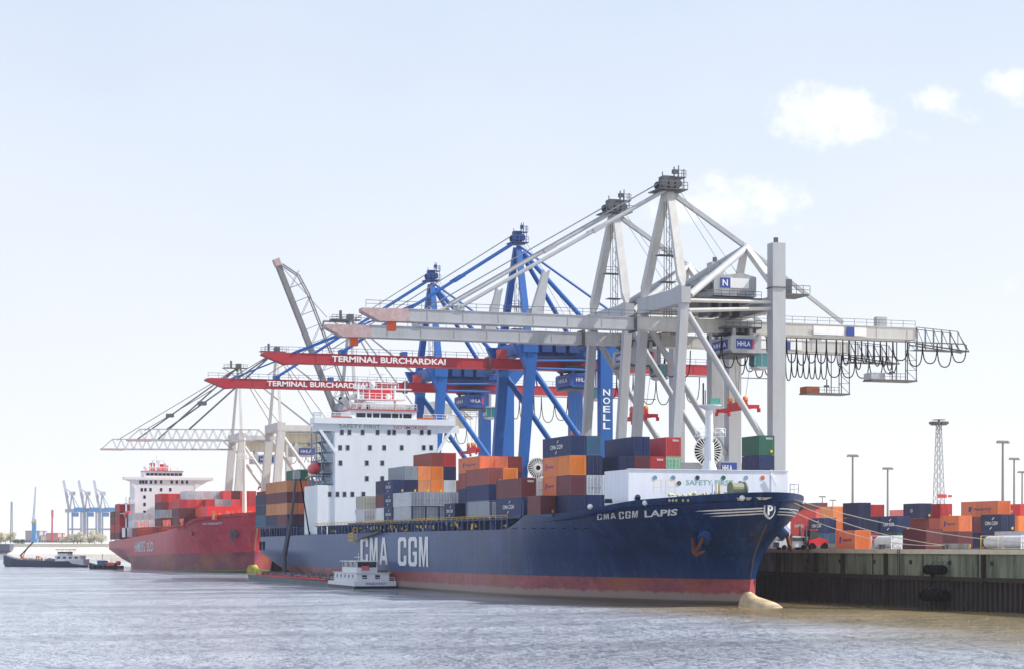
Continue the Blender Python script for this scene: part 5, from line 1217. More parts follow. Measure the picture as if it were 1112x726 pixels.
mb.box(q2(164,0)[0],q2(186,0)[0],HY2+4,HY2+6,zr+1.2,zr+1.5); mb.rail([(q2(157,0)[0],HY2+.3,zr),(q2(199,0)[0],HY2+.3,zr)],1.2,2,.08); mb.ball((q2(182,0)[0],HY2+4,zr+2.4),.8); mb.ball((q2(160,0)[0],HY2+4,zr+1.2),.8)
mb.box(q2(166,0)[0],q2(180,0)[0],HY2+4.6,HY2+5,zr+3.6,zr+3.8); mb.build('radar_mast', WHITE, s2)
lbY = Yat(139,102); lz = zat(558,102,lbY)
MB().ball((102,lbY,lz),1.5,4.4,1.5,16,10).build('lifeboat', mat('lifeboat_red',(0,0,0)), s2, smooth=True)
mb = MB(); mb.box(100.9,PA2,HY2-1,HY2+13,19.3,19.5); mb.box(101,101.5,HY2-1,HY2-.5,10.8,25); mb.box(101,104,HY2-1,HY2+13,22.7,22.9); mb.rail([(101,HY2-1,22.9),(105,HY2-1,22.9)],1.1,1,.07); mb.box(101,103,HY2-1,HY2+8,10.8,14.2); mb.build('boat_deck', HW2, s2)
# fore deck stanchions, orange coloured
mb = MB(); random.seed(4); y = 603
while y < 700:
    mb.box(100.8,101.3,y-.25,y+.25,S2.deck(y)-.1,14); mb.box(101.3,101.6,y+.3,y+2.6,13,13.3)
    if random.random() < .6: mb.tube((101.2,y,12.6),(101.4,y+2.5,15.9),.14)
    y += 2.7
mb.box(100.8,101.3,603,700,13.7,13.98); mb.build('side_stanchions', mat('stanchion_coral',(206,86,70),.6,dirt=.5), s2)
MB().box(103,130,600,722,10.9,13.9).box(103,130,740,767,8.6,10.0).build('hatch_coaming', mat('hatch_red',(150,52,58),.6,dirt=.4), s2)
G2 = 'containers stacked on the red ship'
BN2 = {'A':'foremost bay','B':'second bay','C':'bay before the house','M':'low white bay','X':'first aft bay','Y':'middle aft bay','Z':'sternmost bay'}
def put2(bay, yfront, row, tier, c, base, txt=None, end='panel', Ht=2.56):
    rw = ['outermost','second','third','fourth','fifth','sixth','seventh','eighth','ninth','tenth','eleventh','twelfth'][row]
    container(101+row*2.53, yfront, base+(tier-1)*(Ht+.03), 12.19, c, '%s container on the red ship, %s tier, %s row, %s' % (CNAME.get(c,c), {1:'lowest',2:'second',3:'third',4:'fourth',5:'fifth',6:'sixth'}[tier], rw, BN2[bay]), G2, end, txt, Ht)
pal = ['bright_red','red','maroon','red','bright_red','red_brown']
random.seed(21)
yC = Yat(174.5,101)
for row, cs in enumerate((('maroon','grey','maroon','red'),('maroon','grey','red','bright_red'),('red','maroon','maroon','red'))):
    for tier, c in enumerate(cs, 1): put2('C', yC, row, tier, c, 14.1)
yB = Yat(194,101)
for row, cs in enumerate((('maroon','maroon','red'),('maroon','maroon','bright_red','white'),('maroon','orange','bright_red','white'),('light_grey','light_grey','bright_red','white'),('red','maroon','red','white'),('red','red','red','white'))):
    for tier, c in enumerate(cs, 1): put2('B', yB, row, tier, c, 14.1, None, 'doors' if c == 'white' else 'panel')
yA = 606.0
for row, cs in enumerate(((),(),(),('red','red','red'),('red','red','light_grey'),('red','maroon','grey','bright_red'),('red','maroon','bright_red','maroon'),('red','red','bright_red','red'),('red','red','red','red'),('maroon','maroon','red'),('red','red','red','maroon'))):
    for tier, c in enumerate(cs, 1): put2('A', yA, row, tier, c, 14.1, None, 'doors' if c == 'light_grey' else 'panel')
for row in range(5):
    put2('M', 706, row, 1, 'white', 14.1, None, 'doors'); put2('M', 706, row, 2, 'light_grey', 14.1, None, 'doors')
for bay, yf, nt, cols in (('X',740.5,(5,5,6),pal),('Z',754,(4,4,5),['maroon','red','maroon','grey'])):
    for row in range(3):
        for tier in range(1, nt[row]+1): put2(bay, yf, row, tier, random.choice(cols) if tier != 1 else 'maroon', 10.1)
# ---------------------------------------------------------------- barge alongside
bg_ = empty('tank_barge', (96, 411, 0), 'long low grey tank barge with a white aft wheelhouse lying alongside the blue ship', 'barge')
BHM = mat('barge_hull_grey', (96,108,112), .6, dirt=.5); mb = MB()
mb.prism([(382,-1),(459,-1),(461.5,1.25),(382,.95)], 92.2, 99.9, 'x'); mb.build('hull', BHM, bg_)
mb = MB(); mb.prism([(361.7,.3),(363,-1),(382,-1),(382,1.1),(361.7,1.2)], 92.1, 99.95, 'x'); mb.build('stern_hull', mat('barge_dark',(40,44,58),.5,dirt=.3), bg_)
mb = MB(); mb.prism([(361.55,.5),(382.05,.6),(382.05,1.25),(361.55,1.4)], 92.0, 100.0, 'x'); mb.build('bulwark', WHITE, bg_)
m_ = MB(); textY(m_, 'ENGELHARDT', 361.5, 94.2, 98.2, .75, 1.15, .01); m_.build('lettering', SIGNB, bg_)
MB().box(93,99.2,363.5,381,1.2,2.85).build('aft_cabin', WHITE, bg_)
MB().box(92.7,99.5,363.2,381.3,2.85,2.95).build('cabin_roof', WHITE, bg_)
for y in (366,369,372,375,378): MB().box(92.93,92.997,y,y+1.0,1.9,2.5).build('cabin_window', GLASS, bg_)
for x in (94,96.5): MB().box(x,x+.9,363.43,363.497,1.8,2.5).build('cabin_window', GLASS, bg_)
wh_ = MB().box(93.6,97.6,366,377,2.95,3.9).build('wheelhouse', WHITE, bg_); MB().box(93.2,98,365.6,377.4,4.95,5.1).build('wheelhouse_roof', WHITE, bg_)
MB().box(93.75,97.45,366.15,376.85,3.9,4.95).build('wheelhouse_glass', GLASS, bg_)
mb = MB()
for x in (93.7,97.5):
    for y in (366.1,369.7,373.3,376.9): mb.box(x-.08,x+.08,y-.08,y+.08,3.9,4.95)
mb.tube((95.5,372,5.1),(95.5,372,6.6),.06); mb.box(94.7,96.3,371.9,372.1,5.7,5.85); mb.rail([(92.3,362,1.4),(92.3,381,1.25)],.7,2,.035); mb.rail([(92.3,362,1.4),(99.8,362,1.4)],.7,1.5,.035); mb.build('wheelhouse_frame', WHITE, bg_)
MB().box(97.7,99.0,363.9,366.5,2.95,3.4).build('engine_hatch', mat('hatch_olive',(70,84,80),.6), bg_)
MB().box(94.5,95.9,365.5,365.55,3.4,4.2).box(94.45,94.5,365.5,365.55,2.95,4.3).build('flag', mat('flag_pink',(214,96,110),.8), bg_)
mb = MB(); random.seed(2)
MB().box(93.3,98.8,386,455,1.0,1.4).build('cargo_trunk', mat('trunk_dark',(70,66,76),.6,dirt=.4), bg_)
for k in range(9): mb.tube((93.2+.6*(k%3),386+k*6,1.6),(93.2+.6*(k%3),392+k*6,1.6),.16)
for k in range(34): y = 385+k*2.1; mb.box(93.1+random.uniform(0,3),93.6+random.uniform(.5,3.5),y,y+random.uniform(.4,1.2),1.4,1.7+random.uniform(0,.6))
mb.build('deck_pipework', mat('pipe_grey',(120,116,130),.6,dirt=.4), bg_)
MB().box(92.5,93.1,386,452,1.15,1.4).build('walkway', mat('walkway_red',(226,62,66),.6,dirt=.3), bg_)
m_ = MB()
for k in range(14): y = 387+k*5; m_.box(92.45,92.6,y,y+1.2,1.4,1.8)
m_.build('deck_fittings', mat('walkway_red',(0,0,0)), bg_)
cY_ = Yat(309,96); cb0 = Vector((96,cY_,1.4)); tip_ = Vector((Pat(322,cY_-3),cY_-3,zat(514,97,cY_)))
m_ = MB(); m_.tube(cb0, cb0+Vector((0,0,5)), .5,.45,12); m_.beam(cb0+Vector((0,0,4.5)), zed(cb0,tip_,.55), .75,.85,.6,.7); m_.beam(zed(cb0,tip_,.5), tip_, .5,.55,.35,.4); m_.build('hose_crane', mat('crane_dark_grey',(78,80,94),.6,dirt=.3), bg_)
MB().box(tip_.x-.7,tip_.x+.7,tip_.y-.6,tip_.y+.6,tip_.z-1.2,tip_.z+.7).build('crane_head', GREYP, bg_)
m_ = MB(); m_.path([tip_+Vector((.8,0,-1)),tip_+Vector((3,0,-14)),tip_+Vector((4.2,0,-24)),tip_+Vector((5,0,-28)),Vector((100.7,cY_-4,11))],.16,6); m_.build('bunker_hose', BLACK, bg_)
# ---------------------------------------------------------------- vessels at the left
def boat_frame(cx, cy, Z, heading, L):      # local boat axis helper: bow toward +a
    c = camw(cx, cy, Z); c.z = 0; d = Vector((math.cos(heading), math.sin(heading), 0)); s_ = Vector((-d.y, d.x, 0))
    return c, lambda a, b_, z: c+d*a+s_*b_+Vector((0,0,z))
def hull_sec(mb, fr, secs):
    i = len(mb.v); n = 5
    for a, hw, zb_, zt_ in secs:
        for q in ((-hw,zt_),(-hw*.92,zb_),(0,zb_-.2),(hw*.92,zb_),(hw,zt_)): mb.v.append(fr(a,q[0],q[1]))
    for k in range(len(secs)-1):
        for q in range(n-1): mb.f.append((i+k*n+q,i+(k+1)*n+q,i+(k+1)*n+q+1,i+k*n+q+1))
        mb.f.append((i+k*n,i+k*n+4,i+(k+1)*n+4,i+(k+1)*n))
    mb.f.append(tuple(i+q for q in range(n))); mb.f.append(tuple(i+(len(secs)-1)*n+q for q in reversed(range(n)))); return mb
def fbox(mb, fr, a0,a1,b0,b1,z0,z1):
    i = len(mb.v); mb.v += [fr(*q) for q in ((a0,b0,z0),(a1,b0,z0),(a1,b1,z0),(a0,b1,z0),(a0,b0,z1),(a1,b0,z1),(a1,b1,z1),(a0,b1,z1))]
    mb.f += [tuple(i+k for k in f) for f in ((0,3,2,1),(4,5,6,7),(0,1,5,4),(1,2,6,5),(2,3,7,6),(3,0,4,7))]; return mb
c, fr = boat_frame(49, 615, 742, math.radians(148), 0)
tk = empty('river_tanker', c, 'dark river tanker with a white stern house and a raised deck crane, heading left', 'boat')
hull_sec(MB(), fr, [(-16,2.6,-.4,2.4),(-8,3.4,-.6,2.1),(8,3.4,-.6,2.6),(12,2.6,-.4,3.2),(15.5,.9,0,4.1),(16.6,.2,1.2,4.4)]).build('hull', mat('tanker_navy',(56,66,92),.5,dirt=.3), tk)
hull_sec(MB(), fr, [(-16.3,2.65,.7,2.9),(-12,3.1,.7,2.6),(-5.5,3.45,.7,2.35)]).build('stern_bulwark', WHITE, tk)
fbox(MB(),fr,-15,-5,-2.4,2.4,2.5,4.2).build('cabin', WHITE, tk); 
for k in range(4): fbox(MB(),fr,-14+k*2.3,-12.8+k*2.3,2.41,2.47,3.1,3.8).build('cabin_window', GLASS, tk)
fbox(MB(),fr,-10,-6,-1.9,1.9,4.2,5.6).build('wheelhouse', WHITE, tk); fbox(MB(),fr,-10.05,-5.95,-1.95,1.95,5.0,5.65).build('wheelhouse_glass', GLASS, tk); fbox(MB(),fr,-11.2,-5.2,-2.3,2.3,6.2,6.45).build('roof', mat('tanker_roof',(62,54,58),.6), tk)
m_ = MB()
for aa in (-10.6,-5.8):
    for b__ in (-2,2): m_.beam(fr(aa,b__,4.2),fr(aa,b__,6.2),.12,.12)
m_.build('roof_posts', WHITE, tk)
m_ = MB(); random.seed(8)
for k in range(26): aa = -4+k*.62; fbox(m_,fr,aa,aa+.35,random.uniform(-2,1),random.uniform(1.2,2.4),2.3,2.9+random.uniform(0,.7))
m_.build('deck_gear', mat('gear_pale',(190,180,172),.6,dirt=.4), tk)
fbox(MB(),fr,2.0,3.2,-.5,1,2.3,4).build('orange_raft', OR_, tk); fbox(MB(),fr,8.5,9.3,-.5,1,2.5,4.0).build('orange_locker', OR_, tk)
m_ = MB(); m_.beam(fr(9.5,0,2.5),fr(9.5,0,5.0),.35,.35); m_.beam(fr(10,0,4.0),fr(4.6,0,9.3),.42,.42); m_.beam(fr(9.5,0,3),fr(7.2,0,6.6),.2,.2); m_.tube(fr(15.6,0,4),fr(15.6,0,6.4),.08); m_.build('deck_crane', STEEL, tk)
c, fr = boat_frame(112, 617, 670, math.radians(150), 0)
tg = empty('tug', c, 'small black workboat with orange deckhouse off the stern of the red ship', 'boat')
hull_sec(MB(), fr, [(-4.4,1.5,-.3,1.3),(-2,1.9,-.4,1.2),(2.5,1.8,-.4,1.5),(4.4,.7,-.1,2.1),(4.9,.1,.6,2.3)]).build('hull', mat('tug_black',(34,38,48),.6,dirt=.3), tg)
fbox(MB(),fr,-1.2,1.6,-1.1,1.1,1.2,2.9).build('wheelhouse', mat('tug_blue',(66,104,160),.5), tg); fbox(MB(),fr,-1.25,1.65,-1.15,1.15,2.3,2.8).build('wheelhouse_glass', GLASS, tg); fbox(MB(),fr,-1.5,1.9,-1.3,1.3,2.9,3.1).build('roof', WHITE, tg)
fbox(MB(),fr,-3.4,-1.6,-1.0,1.3,1.2,2.3).build('deck_house', OR_, tg)
m_ = MB(); m_.tube(fr(.2,0,3.1),fr(.2,0,5.2),.07); m_.beam(fr(.2,-.6,4.3),fr(.2,.6,4.3),.08,.08)
for k in range(5): m_.tube(fr(-3.5+k*1.8,1.95,.9),fr(-3.5+k*1.8,2.15,.9),.38,n=12)
m_.build('tyre_fenders', BLACK, tg)
c, fr = boat_frame(125, 615, 690, math.radians(150), 0)
pt_ = empty('work_pontoon', c, 'small dark pontoon with a red buoy-shaped tank, moored right of the workboat', 'boat')
hull_sec(MB(), fr, [(-2.6,1.4,-.3,1.0),(2.2,1.4,-.3,1.1),(2.8,.8,0,1.2)]).build('hull', mat('tug_black',(0,0,0)), pt_)
m_ = MB(); m_.tube(fr(-2.0,.6,1.9),fr(-.8,.6,1.9),.75,n=14); m_.build('red_tank', SPRED, pt_); m_ = MB(); fbox(m_,fr,-.3,1.6,-1,1,1.05,2.0); m_.tube(fr(1.2,0,2),fr(1.2,0,3.4),.06); m_.build('deck_locker', STEEL, pt_)
# ---------------------------------------------------------------- mooring ropes
def sag(a, b_, d, n=14): return [a.lerp(b_, k/n)-Vector((0,0,d*4*(k/n)*(1-k/n))) for k in range(n+1)]
bowp = Vector((119.5,241.6,14.4)); bol = Vector((134.9,Yat(1029,134.9),QZ+.6))
for j, (a, b_, d, lab) in enumerate(((bowp, bol+Vector((0,.0,0)), 1.0, 'pale bow rope to the bollard, upper of the pair'),(bowp+Vector((-.6,-.6,-1.0)), bol+Vector((0,.9,0)), 1.5, 'pale bow rope to the bollard, lower of the pair'),
      (bowp+Vector((.8,.6,.1)), Vector((134.9,196,QZ+.6)), 1.4, 'long pale bow rope running out of the photo at the right'))):
    tag(MB().path(sag(a,b_,d), .055, 6).build('mooring_rope', LINE, loc=a), lab, 'rope', 'mooring ropes of the blue ship')
# ---------------------------------------------------------------- container yard on the quay
GY = 'containers in the yard'; YT = {0:'ground tier',1:'second tier',2:'third tier',3:'fourth tier'}
def yard(x, Z, t, L, c, lab, end='panel', txt=None, P=None):
    P_ = (x+190)*CT*Z/2200; Y_ = (Z-P_*ST)/CT
    return container(P_, Y_, 7.44+t*2.78, L, c, lab+', '+YT[t], GY, end, txt, 2.75)
F = 12.19; T = S20
Y_specs = [
 (929,288,0,T,'nor','orange container standing alone near the quay edge, right of the red truck','panel','HAPAG-LLOYD'),
 (1005.8,264,0,T,'maroon','dark maroon container nearest the quay edge, where the bow ropes end','panel',None),
 (1041,312,0,T,'maroon','plain maroon container with a narrow visible side, right of the rope bollard','panel',None),
 (1024,345,0,T,'blue','blue container seen door-on between the two maroon boxes','doors',None),
 (1058,350,0,T,'navy','dark navy container left of the silver tanks','panel',None),(1058,350,1,T,'maroon','maroon container right of the burnt orange one','panel',None),
 (1009,372,1,F,'red_brown','long red-brown container above the mooring bollard','panel',None),(1009,372,0,F,'dark_green','long dark green container under the red-brown one','panel',None),
 (1041.6,336,1,T,'nor','burnt orange container in the middle of the right-hand stacks','panel','HAPAG-LLOYD'),(1041.6,336,0,T,'maroon','maroon container under the burnt orange one','panel',None),
 (1087.7,322,1,T,'navy','navy container with door bars at its left, under the big orange one','doors','CMA CGM'),(1087.7,322,0,T,'cma','navy container under the door-barred navy one','panel',None),
 (1106,338,1,T,'orange','orange container near the right edge of the photo','panel',None),(1106,338,0,T,'navy','navy container near the right edge of the photo','panel',None),
 (1122,345,1,T,'maroon','maroon container cut by the right edge of the photo','panel',None),
 (999,372,2,T,'navy','navy container with a pale square logo, top of its stack','doors','O'),(1021.5,376,2,T,'red','red container beside the navy one with the square logo','doors',None),
 (1084.3,350,2,F,'nor','big orange forty-foot container, highest of the right-hand stacks','panel','HAPAG-LLOYD'),(1084.3,351,1,F,'maroon','maroon forty-foot container under the big orange one','panel',None),(1084.3,351,0,F,'navy','navy forty-foot container at the foot of the big orange one','panel',None),
 (1108,378,2,T,'bright_red','bright red container right of the big orange one','panel','H'),(1108,378,1,T,'red','red container under the bright red one at the right','panel',None),
 (981,440,2,T,'pink','pale red container left of the navy one with the square logo','panel',None),(981,440,1,T,'red','red container under the pale red one','panel',None),
 (999,372,0,T,'navy','navy container at the foot of the square logo stack','panel',None),
 (932.6,366,2,T,'navy','navy container with a pale crest, top of the middle stack','doors',None),(932.6,366,1,T,'cma','blue container under the crested navy one','panel',None),(932.6,366,0,T,'navy','navy container at the foot of the crested stack','panel',None),
 (948,384,2,T,'red','red container peeping out right of the crested navy one','panel',None),(948,384,1,T,'red','red container behind the middle stack','panel',None),
 (954,347,1,T,'navy','dark navy container with a small red mark','panel',None),(954,347,0,T,'red','red container under the navy one with the red mark','panel',None),
 (974.6,341,1,T,'cma','navy container with large CMA CGM lettering, right of the middle stack','panel','CMA CGM'),(974.6,341,0,T,'dark_green','dark green container behind the white tanks','panel',None),
 (905,402,2,T,'orange','orange container seen end-on left of the middle stack','panel',None),(905,402,1,T,'nor','orange container under the end-on orange one','panel',None),(905,402,0,T,'orange','orange container at the foot of the end-on orange stack','panel',None),
 (895,366,1,T,'cma','navy container with CMA CGM lettering, nearest the ship bow','doors','CMA CGM'),(895,366,0,T,'teal','teal container behind the red vehicle','doors',None),
 (876,372,1,T,'bright_red','red container with a white word, nearest the ship bow','panel','HAMBURG'),(876,372,0,T,'bright_red','red container under the one with the white word','panel',None),
 (886,436,2,F,'bright_red','bright red forty-foot container above the ones nearest the bow','panel',None),(886,436,1,F,'red','red forty-foot container behind the ones nearest the bow','panel',None),
 (900,470,2,T,'pink','pink faded container between bright red and orange stacks','panel',None),(900,470,1,T,'pink','pink faded container under the pink one','panel',None),
 (889,500,3,F,'maroon','maroon container seen just right of the bow tip','panel',None),(889,500,2,F,'maroon','maroon forty-foot container behind the bright red one','panel',None),
]
for sp_ in Y_specs: yard(*sp_)
# tank containers and reefers standing low near the quay
def tankbox(x, Z, lab, capc=None):
    P_ = (x+190)*CT*Z/2200; Y_ = (Z-P_*ST)/CT; r = empty('tank_container', (P_,Y_,QZ), lab, 'tank container', 'tank containers in the yard')
    m_ = MB(); m_.tube((P_+1.2,Y_+.3,QZ+1.1),(P_+1.2,Y_+5.8,QZ+1.1),.9,n=20); tb = m_.build('tank', mat('tank_silver',(204,208,214),.35,dirt=.2), r, smooth=False)
    m_ = MB()
    for yy in (Y_,Y_+6):
        for xx in (P_,P_+2.4): m_.box(xx-.06,xx+.06,yy-.06,yy+.06,QZ,QZ+2.1)
        m_.box(P_,P_+2.4,yy-.05,yy+.05,QZ+2.0,QZ+2.1); m_.box(P_,P_+2.4,yy-.05,yy+.05,QZ+.02,QZ+.15); m_.beam((P_,yy,QZ),(P_+2.4,yy,QZ+2.0),.08,.08)
    for xx in (P_,P_+2.4): m_.box(xx-.05,xx+.05,Y_,Y_+6,QZ+2.0,QZ+2.1); m_.box(xx-.05,xx+.05,Y_,Y_+6,QZ+.02,QZ+.15)
    m_.build('frame', YELLOW if capc else WHITE, r)
tankbox(968, 300, 'white tank container left of the maroon box nearest the quay'); tankbox(979, 304, 'white tank container touching the maroon box nearest the quay'); tankbox(1089, 300, 'silver tank container with a yellow frame at the right', True); tankbox(1109, 292, 'silver tank container at the right edge of the photo')
yard(1128,306,0,F,'light_grey','pale grey low container at the right edge of the photo','panel',None)
# red yard vehicle
P_, Z_ = Pat(886, 262), 0; v0 = Vector((P_,262,QZ)); fk = empty('reach_truck', v0, 'red yard lift truck with a dark cab on the quay beside the ship bow', 'lift truck')
MB().prism([(P_-1.6,QZ+.6),(P_+1.4,QZ+.6),(P_+1.5,QZ+1.3),(P_+.2,QZ+1.75),(P_-1.6,QZ+1.3)],261,265).build('body', SPRED, fk)
MB().prism([(P_-1.2,QZ+1.5),(P_+.2,QZ+1.7),(P_-.1,QZ+2.8),(P_-1.1,QZ+2.8)],261.6,263.4).build('cab', GLASS, fk)
MB().box(P_-1.3,P_+.1,261.5,263.5,QZ+2.8,QZ+2.92).build('cab_roof', SPRED, fk)
for dx in (-1.1,.9):
    for yy in (260.9,264.5): MB().tube((P_+dx,yy,QZ+.5),(P_+dx,yy+.4,QZ+.5),.5,n=18).build('wheel', BLACK, fk)
MB().box(P_-1.9,P_-1.7,261.4,261.6,QZ+.2,QZ+3.4).box(P_-1.9,P_-1.7,263.4,263.6,QZ+.2,QZ+3.4).box(P_-2.0,P_-1.72,261.2,263.8,QZ+1.0,QZ+1.2).build('mast', STEEL, fk)
# dark parked vehicle by the bow
P2_ = Pat(862, 262); vn = empty('parked_van', (P2_,262,QZ), 'pale grey van parked on the quay left of the red lift truck', 'van')
MB().prism([(P2_-2.3,QZ+.35),(P2_+2.3,QZ+.35),(P2_+2.3,QZ+1.9),(P2_-1.0,QZ+2.0),(P2_-1.7,QZ+1.25),(P2_-2.3,QZ+1.1)],262,263.9).build('body', WHITE, vn)
MB().box(P2_-.8,P2_+1.9,261.95,261.998,QZ+1.25,QZ+1.75).build('window', GLASS, vn)
for dx in (-1.5,1.5):
    for yy in (261.9,263.7): MB().tube((P2_+dx,yy,QZ+.35),(P2_+dx,yy+.25,QZ+.35),.35,n=16).build('wheel', BLACK, vn)
# ---------------------------------------------------------------- light masts
POLE = mat('galvanised_mast', (142,142,144), .6, dirt=.2)
def lamp(x, ytop, Z, lab, wide=1.25, r=.4):
    p = camw(x, 591, Z); zt_ = H+(591-ytop)/2200*Z; o = empty('light_mast', (p.x,p.y,QZ), lab, 'light mast', 'light masts in the yard')
    m_ = MB(); m_.tube((p.x,p.y,QZ),(p.x,p.y,zt_),r,r*.55,10); m_.build('pole', POLE, o)
    m_ = MB(); m_.box(p.x-wide,p.x+wide,p.y-.3,p.y+.3,zt_-.2,zt_+.05)
    for k in range(5): xx = p.x-wide+k*wide/2; m_.box(xx-.2,xx+.2,p.y-.4,p.y+.3,zt_-.55,zt_-.2)
    m_.build('floodlights', POLE, o)
lamp(926,493,480,'tall light mast left of the two nearest the bow, with a floodlight head'); lamp(964,507,520,'shorter light mast between the first mast and the lattice tower'); lamp(1089,478,430,'tallest plain light mast right of the lattice tower')
lamp(1101.3,496.5,520,'light mast just right of the tallest plain one'); lamp(1110,511,600,'light mast at the right edge of the photo'); lamp(893,538,900,'small distant light mast nearest the ship bow',1.5,.4); lamp(904.5,542,980,'smallest distant light mast behind the yard',1.5,.4)
p = camw(1019.5, 591, 590); o = empty('lattice_tower', (p.x,p.y,QZ), 'pale lattice tower with a round floodlight crown and red band', 'light tower'); m_ = MB(); zt_ = H+(591-461)/2200*590
def wz(z): return 1.6-(z-QZ)/(zt_-QZ)*1.05
z = QZ
while z < zt_-1:
    z2 = min(zt_, z+2.6)
    cs = [(-1,-1),(1,-1),(1,1),(-1,1)]
    for k in range(4):
        a, c = cs[k], cs[(k+1)%4]; w1, w2 = wz(z), wz(z2)
        m_.beam((p.x+a[0]*w1,p.y+a[1]*w1,z),(p.x+a[0]*w2,p.y+a[1]*w2,z2),.16,.16); m_.beam((p.x+a[0]*w1,p.y+a[1]*w1,z),(p.x+c[0]*w2,p.y+c[1]*w2,z2),.09,.09); m_.beam((p.x+c[0]*w1,p.y+c[1]*w1,z),(p.x+a[0]*w2,p.y+a[1]*w2,z2),.09,.09)
        m_.beam((p.x+a[0]*w2,p.y+a[1]*w2,z2),(p.x+c[0]*w2,p.y+c[1]*w2,z2),.08,.08)
    z = z2
m_.build('lattice', mat('lattice_pale',(160,164,170),.6,dirt=.3), o)
m_ = MB(); m_.tube((p.x,p.y,zt_),(p.x,p.y,zt_+.3),2.4,n=20)
for k in range(12): t_ = 2*math.pi*k/12; m_.box(p.x+2.3*math.cos(t_)-.4,p.x+2.3*math.cos(t_)+.4,p.y+2.3*math.sin(t_)-.4,p.y+2.3*math.sin(t_)+.4,zt_+.3,zt_+1.0)
m_.tube((p.x,p.y,zt_+1.5),(p.x,p.y,zt_+1.6),2.0,n=16); m_.tube((p.x,p.y,zt_),(p.x,p.y,zt_+1.6),.3); m_.build('floodlight_crown', STEEL, o)
zr = H+(591-538)/2200*590; MB().box(p.x-1.5,p.x+1.5,p.y-1.9,p.y-1.75,zr-.6,zr+.5).box(p.x+1.9,p.x+3.2,p.y-1.9,p.y-1.8,zr-.4,zr+.3).build('red_band', mat('band_red',(196,60,66),.6), o)
# ---------------------------------------------------------------- far shore
def fb(x0, x1, ya, yb, Z, dep=12): # box between bearings at depth Z
    a, b_ = camw(x0, yb, Z), camw(x1, ya, Z); r = Vector((CT,-ST,0)); f = Vector((ST,CT,0))
    return a, b_, r, f
def farbox(mb, x0, x1, yt, yb, Z, dep=12):
    p0 = camw(x0, yb, Z); p1 = camw(x1, yb, Z); f = Vector((ST,CT,0))*dep; up = Vector((0,0,(yb-yt)/2200*Z)); i = len(mb.v)
    mb.v += [p0,p1,p1+f,p0+f,p0+up,p1+up,p1+f+up,p0+f+up]; mb.f += [tuple(i+k for k in f_) for f_ in ((0,3,2,1),(4,5,6,7),(0,1,5,4),(1,2,6,5),(2,3,7,6),(3,0,4,7))]; return mb
ZB = 1780
def strip(mb, x0, x1, za, Za, zb_, Zb_):
    k = [camw(x0,591,Za),camw(x1,591,Za),camw(x1,591,Zb_),camw(x0,591,Zb_)]
    for v, z in zip(k,(za,za,zb_,zb_)): v.z = z
    mb.quad(*k); return mb
REV = mat('stone_revetment',(206,198,190),.9,dirt=.5,dirtcol=(160,150,142),streak=False,scale=.06)
rv = MB(); strip(rv,-600,700,-1,ZB-6,6.2,ZB+14); tag(rv.build('river_bank', REV), kind='structure')
fw_ = MB(); farbox(fw_, -600, 700, 589.9, 593.0, ZB+14, 1.2); tag(fw_.build('flood_wall', mat('flood_wall_concrete',(214,206,188),.9,dirt=.3,dirtcol=(180,170,150),streak=False,scale=.05)), 'low pale flood wall along the far river bank', 'wall')
fg = MB(); strip(fg,-700,700,7.3,ZB+15,7.3,7400); tag(fg.build('far_ground', mat('far_yard_ground',(170,164,152),.9,dirt=.3,streak=False,scale=.02)), kind='structure')
dq = MB(); farbox(dq, -60, 10.5, 590.0, 597.5, ZB-4, 14); tag(dq.build('far_quay_wall', mat('far_quay_dark',(78,84,104),.8,dirt=.4)), 'dark blue-grey quay wall at the far left edge', 'quay wall')
# raised-boom terminal cranes
FBL = mat('far_crane_haze_blue',(96,156,212),.6,dirt=.1); FGR = mat('far_crane_haze_grey',(178,184,198),.6,dirt=.2)  # blue and grey paled to paint in distance haze
def farcrane(x, ytop, lab, mainc):
    Z = 1900; c0 = camw(x, 591, Z); c0.z = 7.3; o = empty('container_crane', c0, lab, 'container crane', 'raised cranes on the far shore'); R_ = Vector((CT,-ST,0)); px = Z/2200
    def q(dx, y, dep=0): v = camw(x+dx, y, Z)+Vector((ST,CT,0))*dep; return v
    for dx in (0, 14):
        for dep in (0, 18): MB().beam(q(dx,588.3,dep), q(dx,553,dep), 1.5,1.5).build('leg', FGR, o)
    MB().beam(q(-3,554), q(30,552.5), 3.2,3.2).build('girder', FGR, o); MB().beam(q(0,574), q(14,574), 1.6,1.6).build('tie_beam', FGR, o); MB().beam(q(0,553,18),q(14,553,18),1.8,1.8).build('rear_beam', FGR, o)
    MB().beam(q(7,552.5), q(19,552.5), 5.5,3.6).build('machinery_house', mainc, o)
    MB().beam(q(4,558), q(11,558), 4,4).build('trolley_house', FBL, o)
    m_ = MB(); m_.beam(q(1,553), q(-5,ytop), 2.0,2.0).beam(q(0,540),q(-3.4,ytop+8),1.2,1.2); m_.build('raised_boom', FGR, o)
    m_ = MB(); m_.beam(q(2,553), q(4,536), 1.2,1.2).beam(q(8,553),q(4,536),1.0,1.0).box(*[v for v in (q(4,536).x-2,q(4,536).x+3,q(4,536).y-2,q(4,536).y+2,q(4,536).z-1,q(4,536).z+2.5)]).beam(q(4,535),q(-2.5,530),.7,.7).beam(q(4,536),q(13,553),.6,.6); m_.build('apex_frame', FGR, o)
farcrane(74, 521, 'far raised-boom crane with the big blue machinery house, leftmost of the three', FBL); farcrane(90.5, 521, 'far raised-boom crane in the middle of the three', FBL); farcrane(107, 521, 'far raised-boom crane rightmost of the three, beside the red ship', FBL)
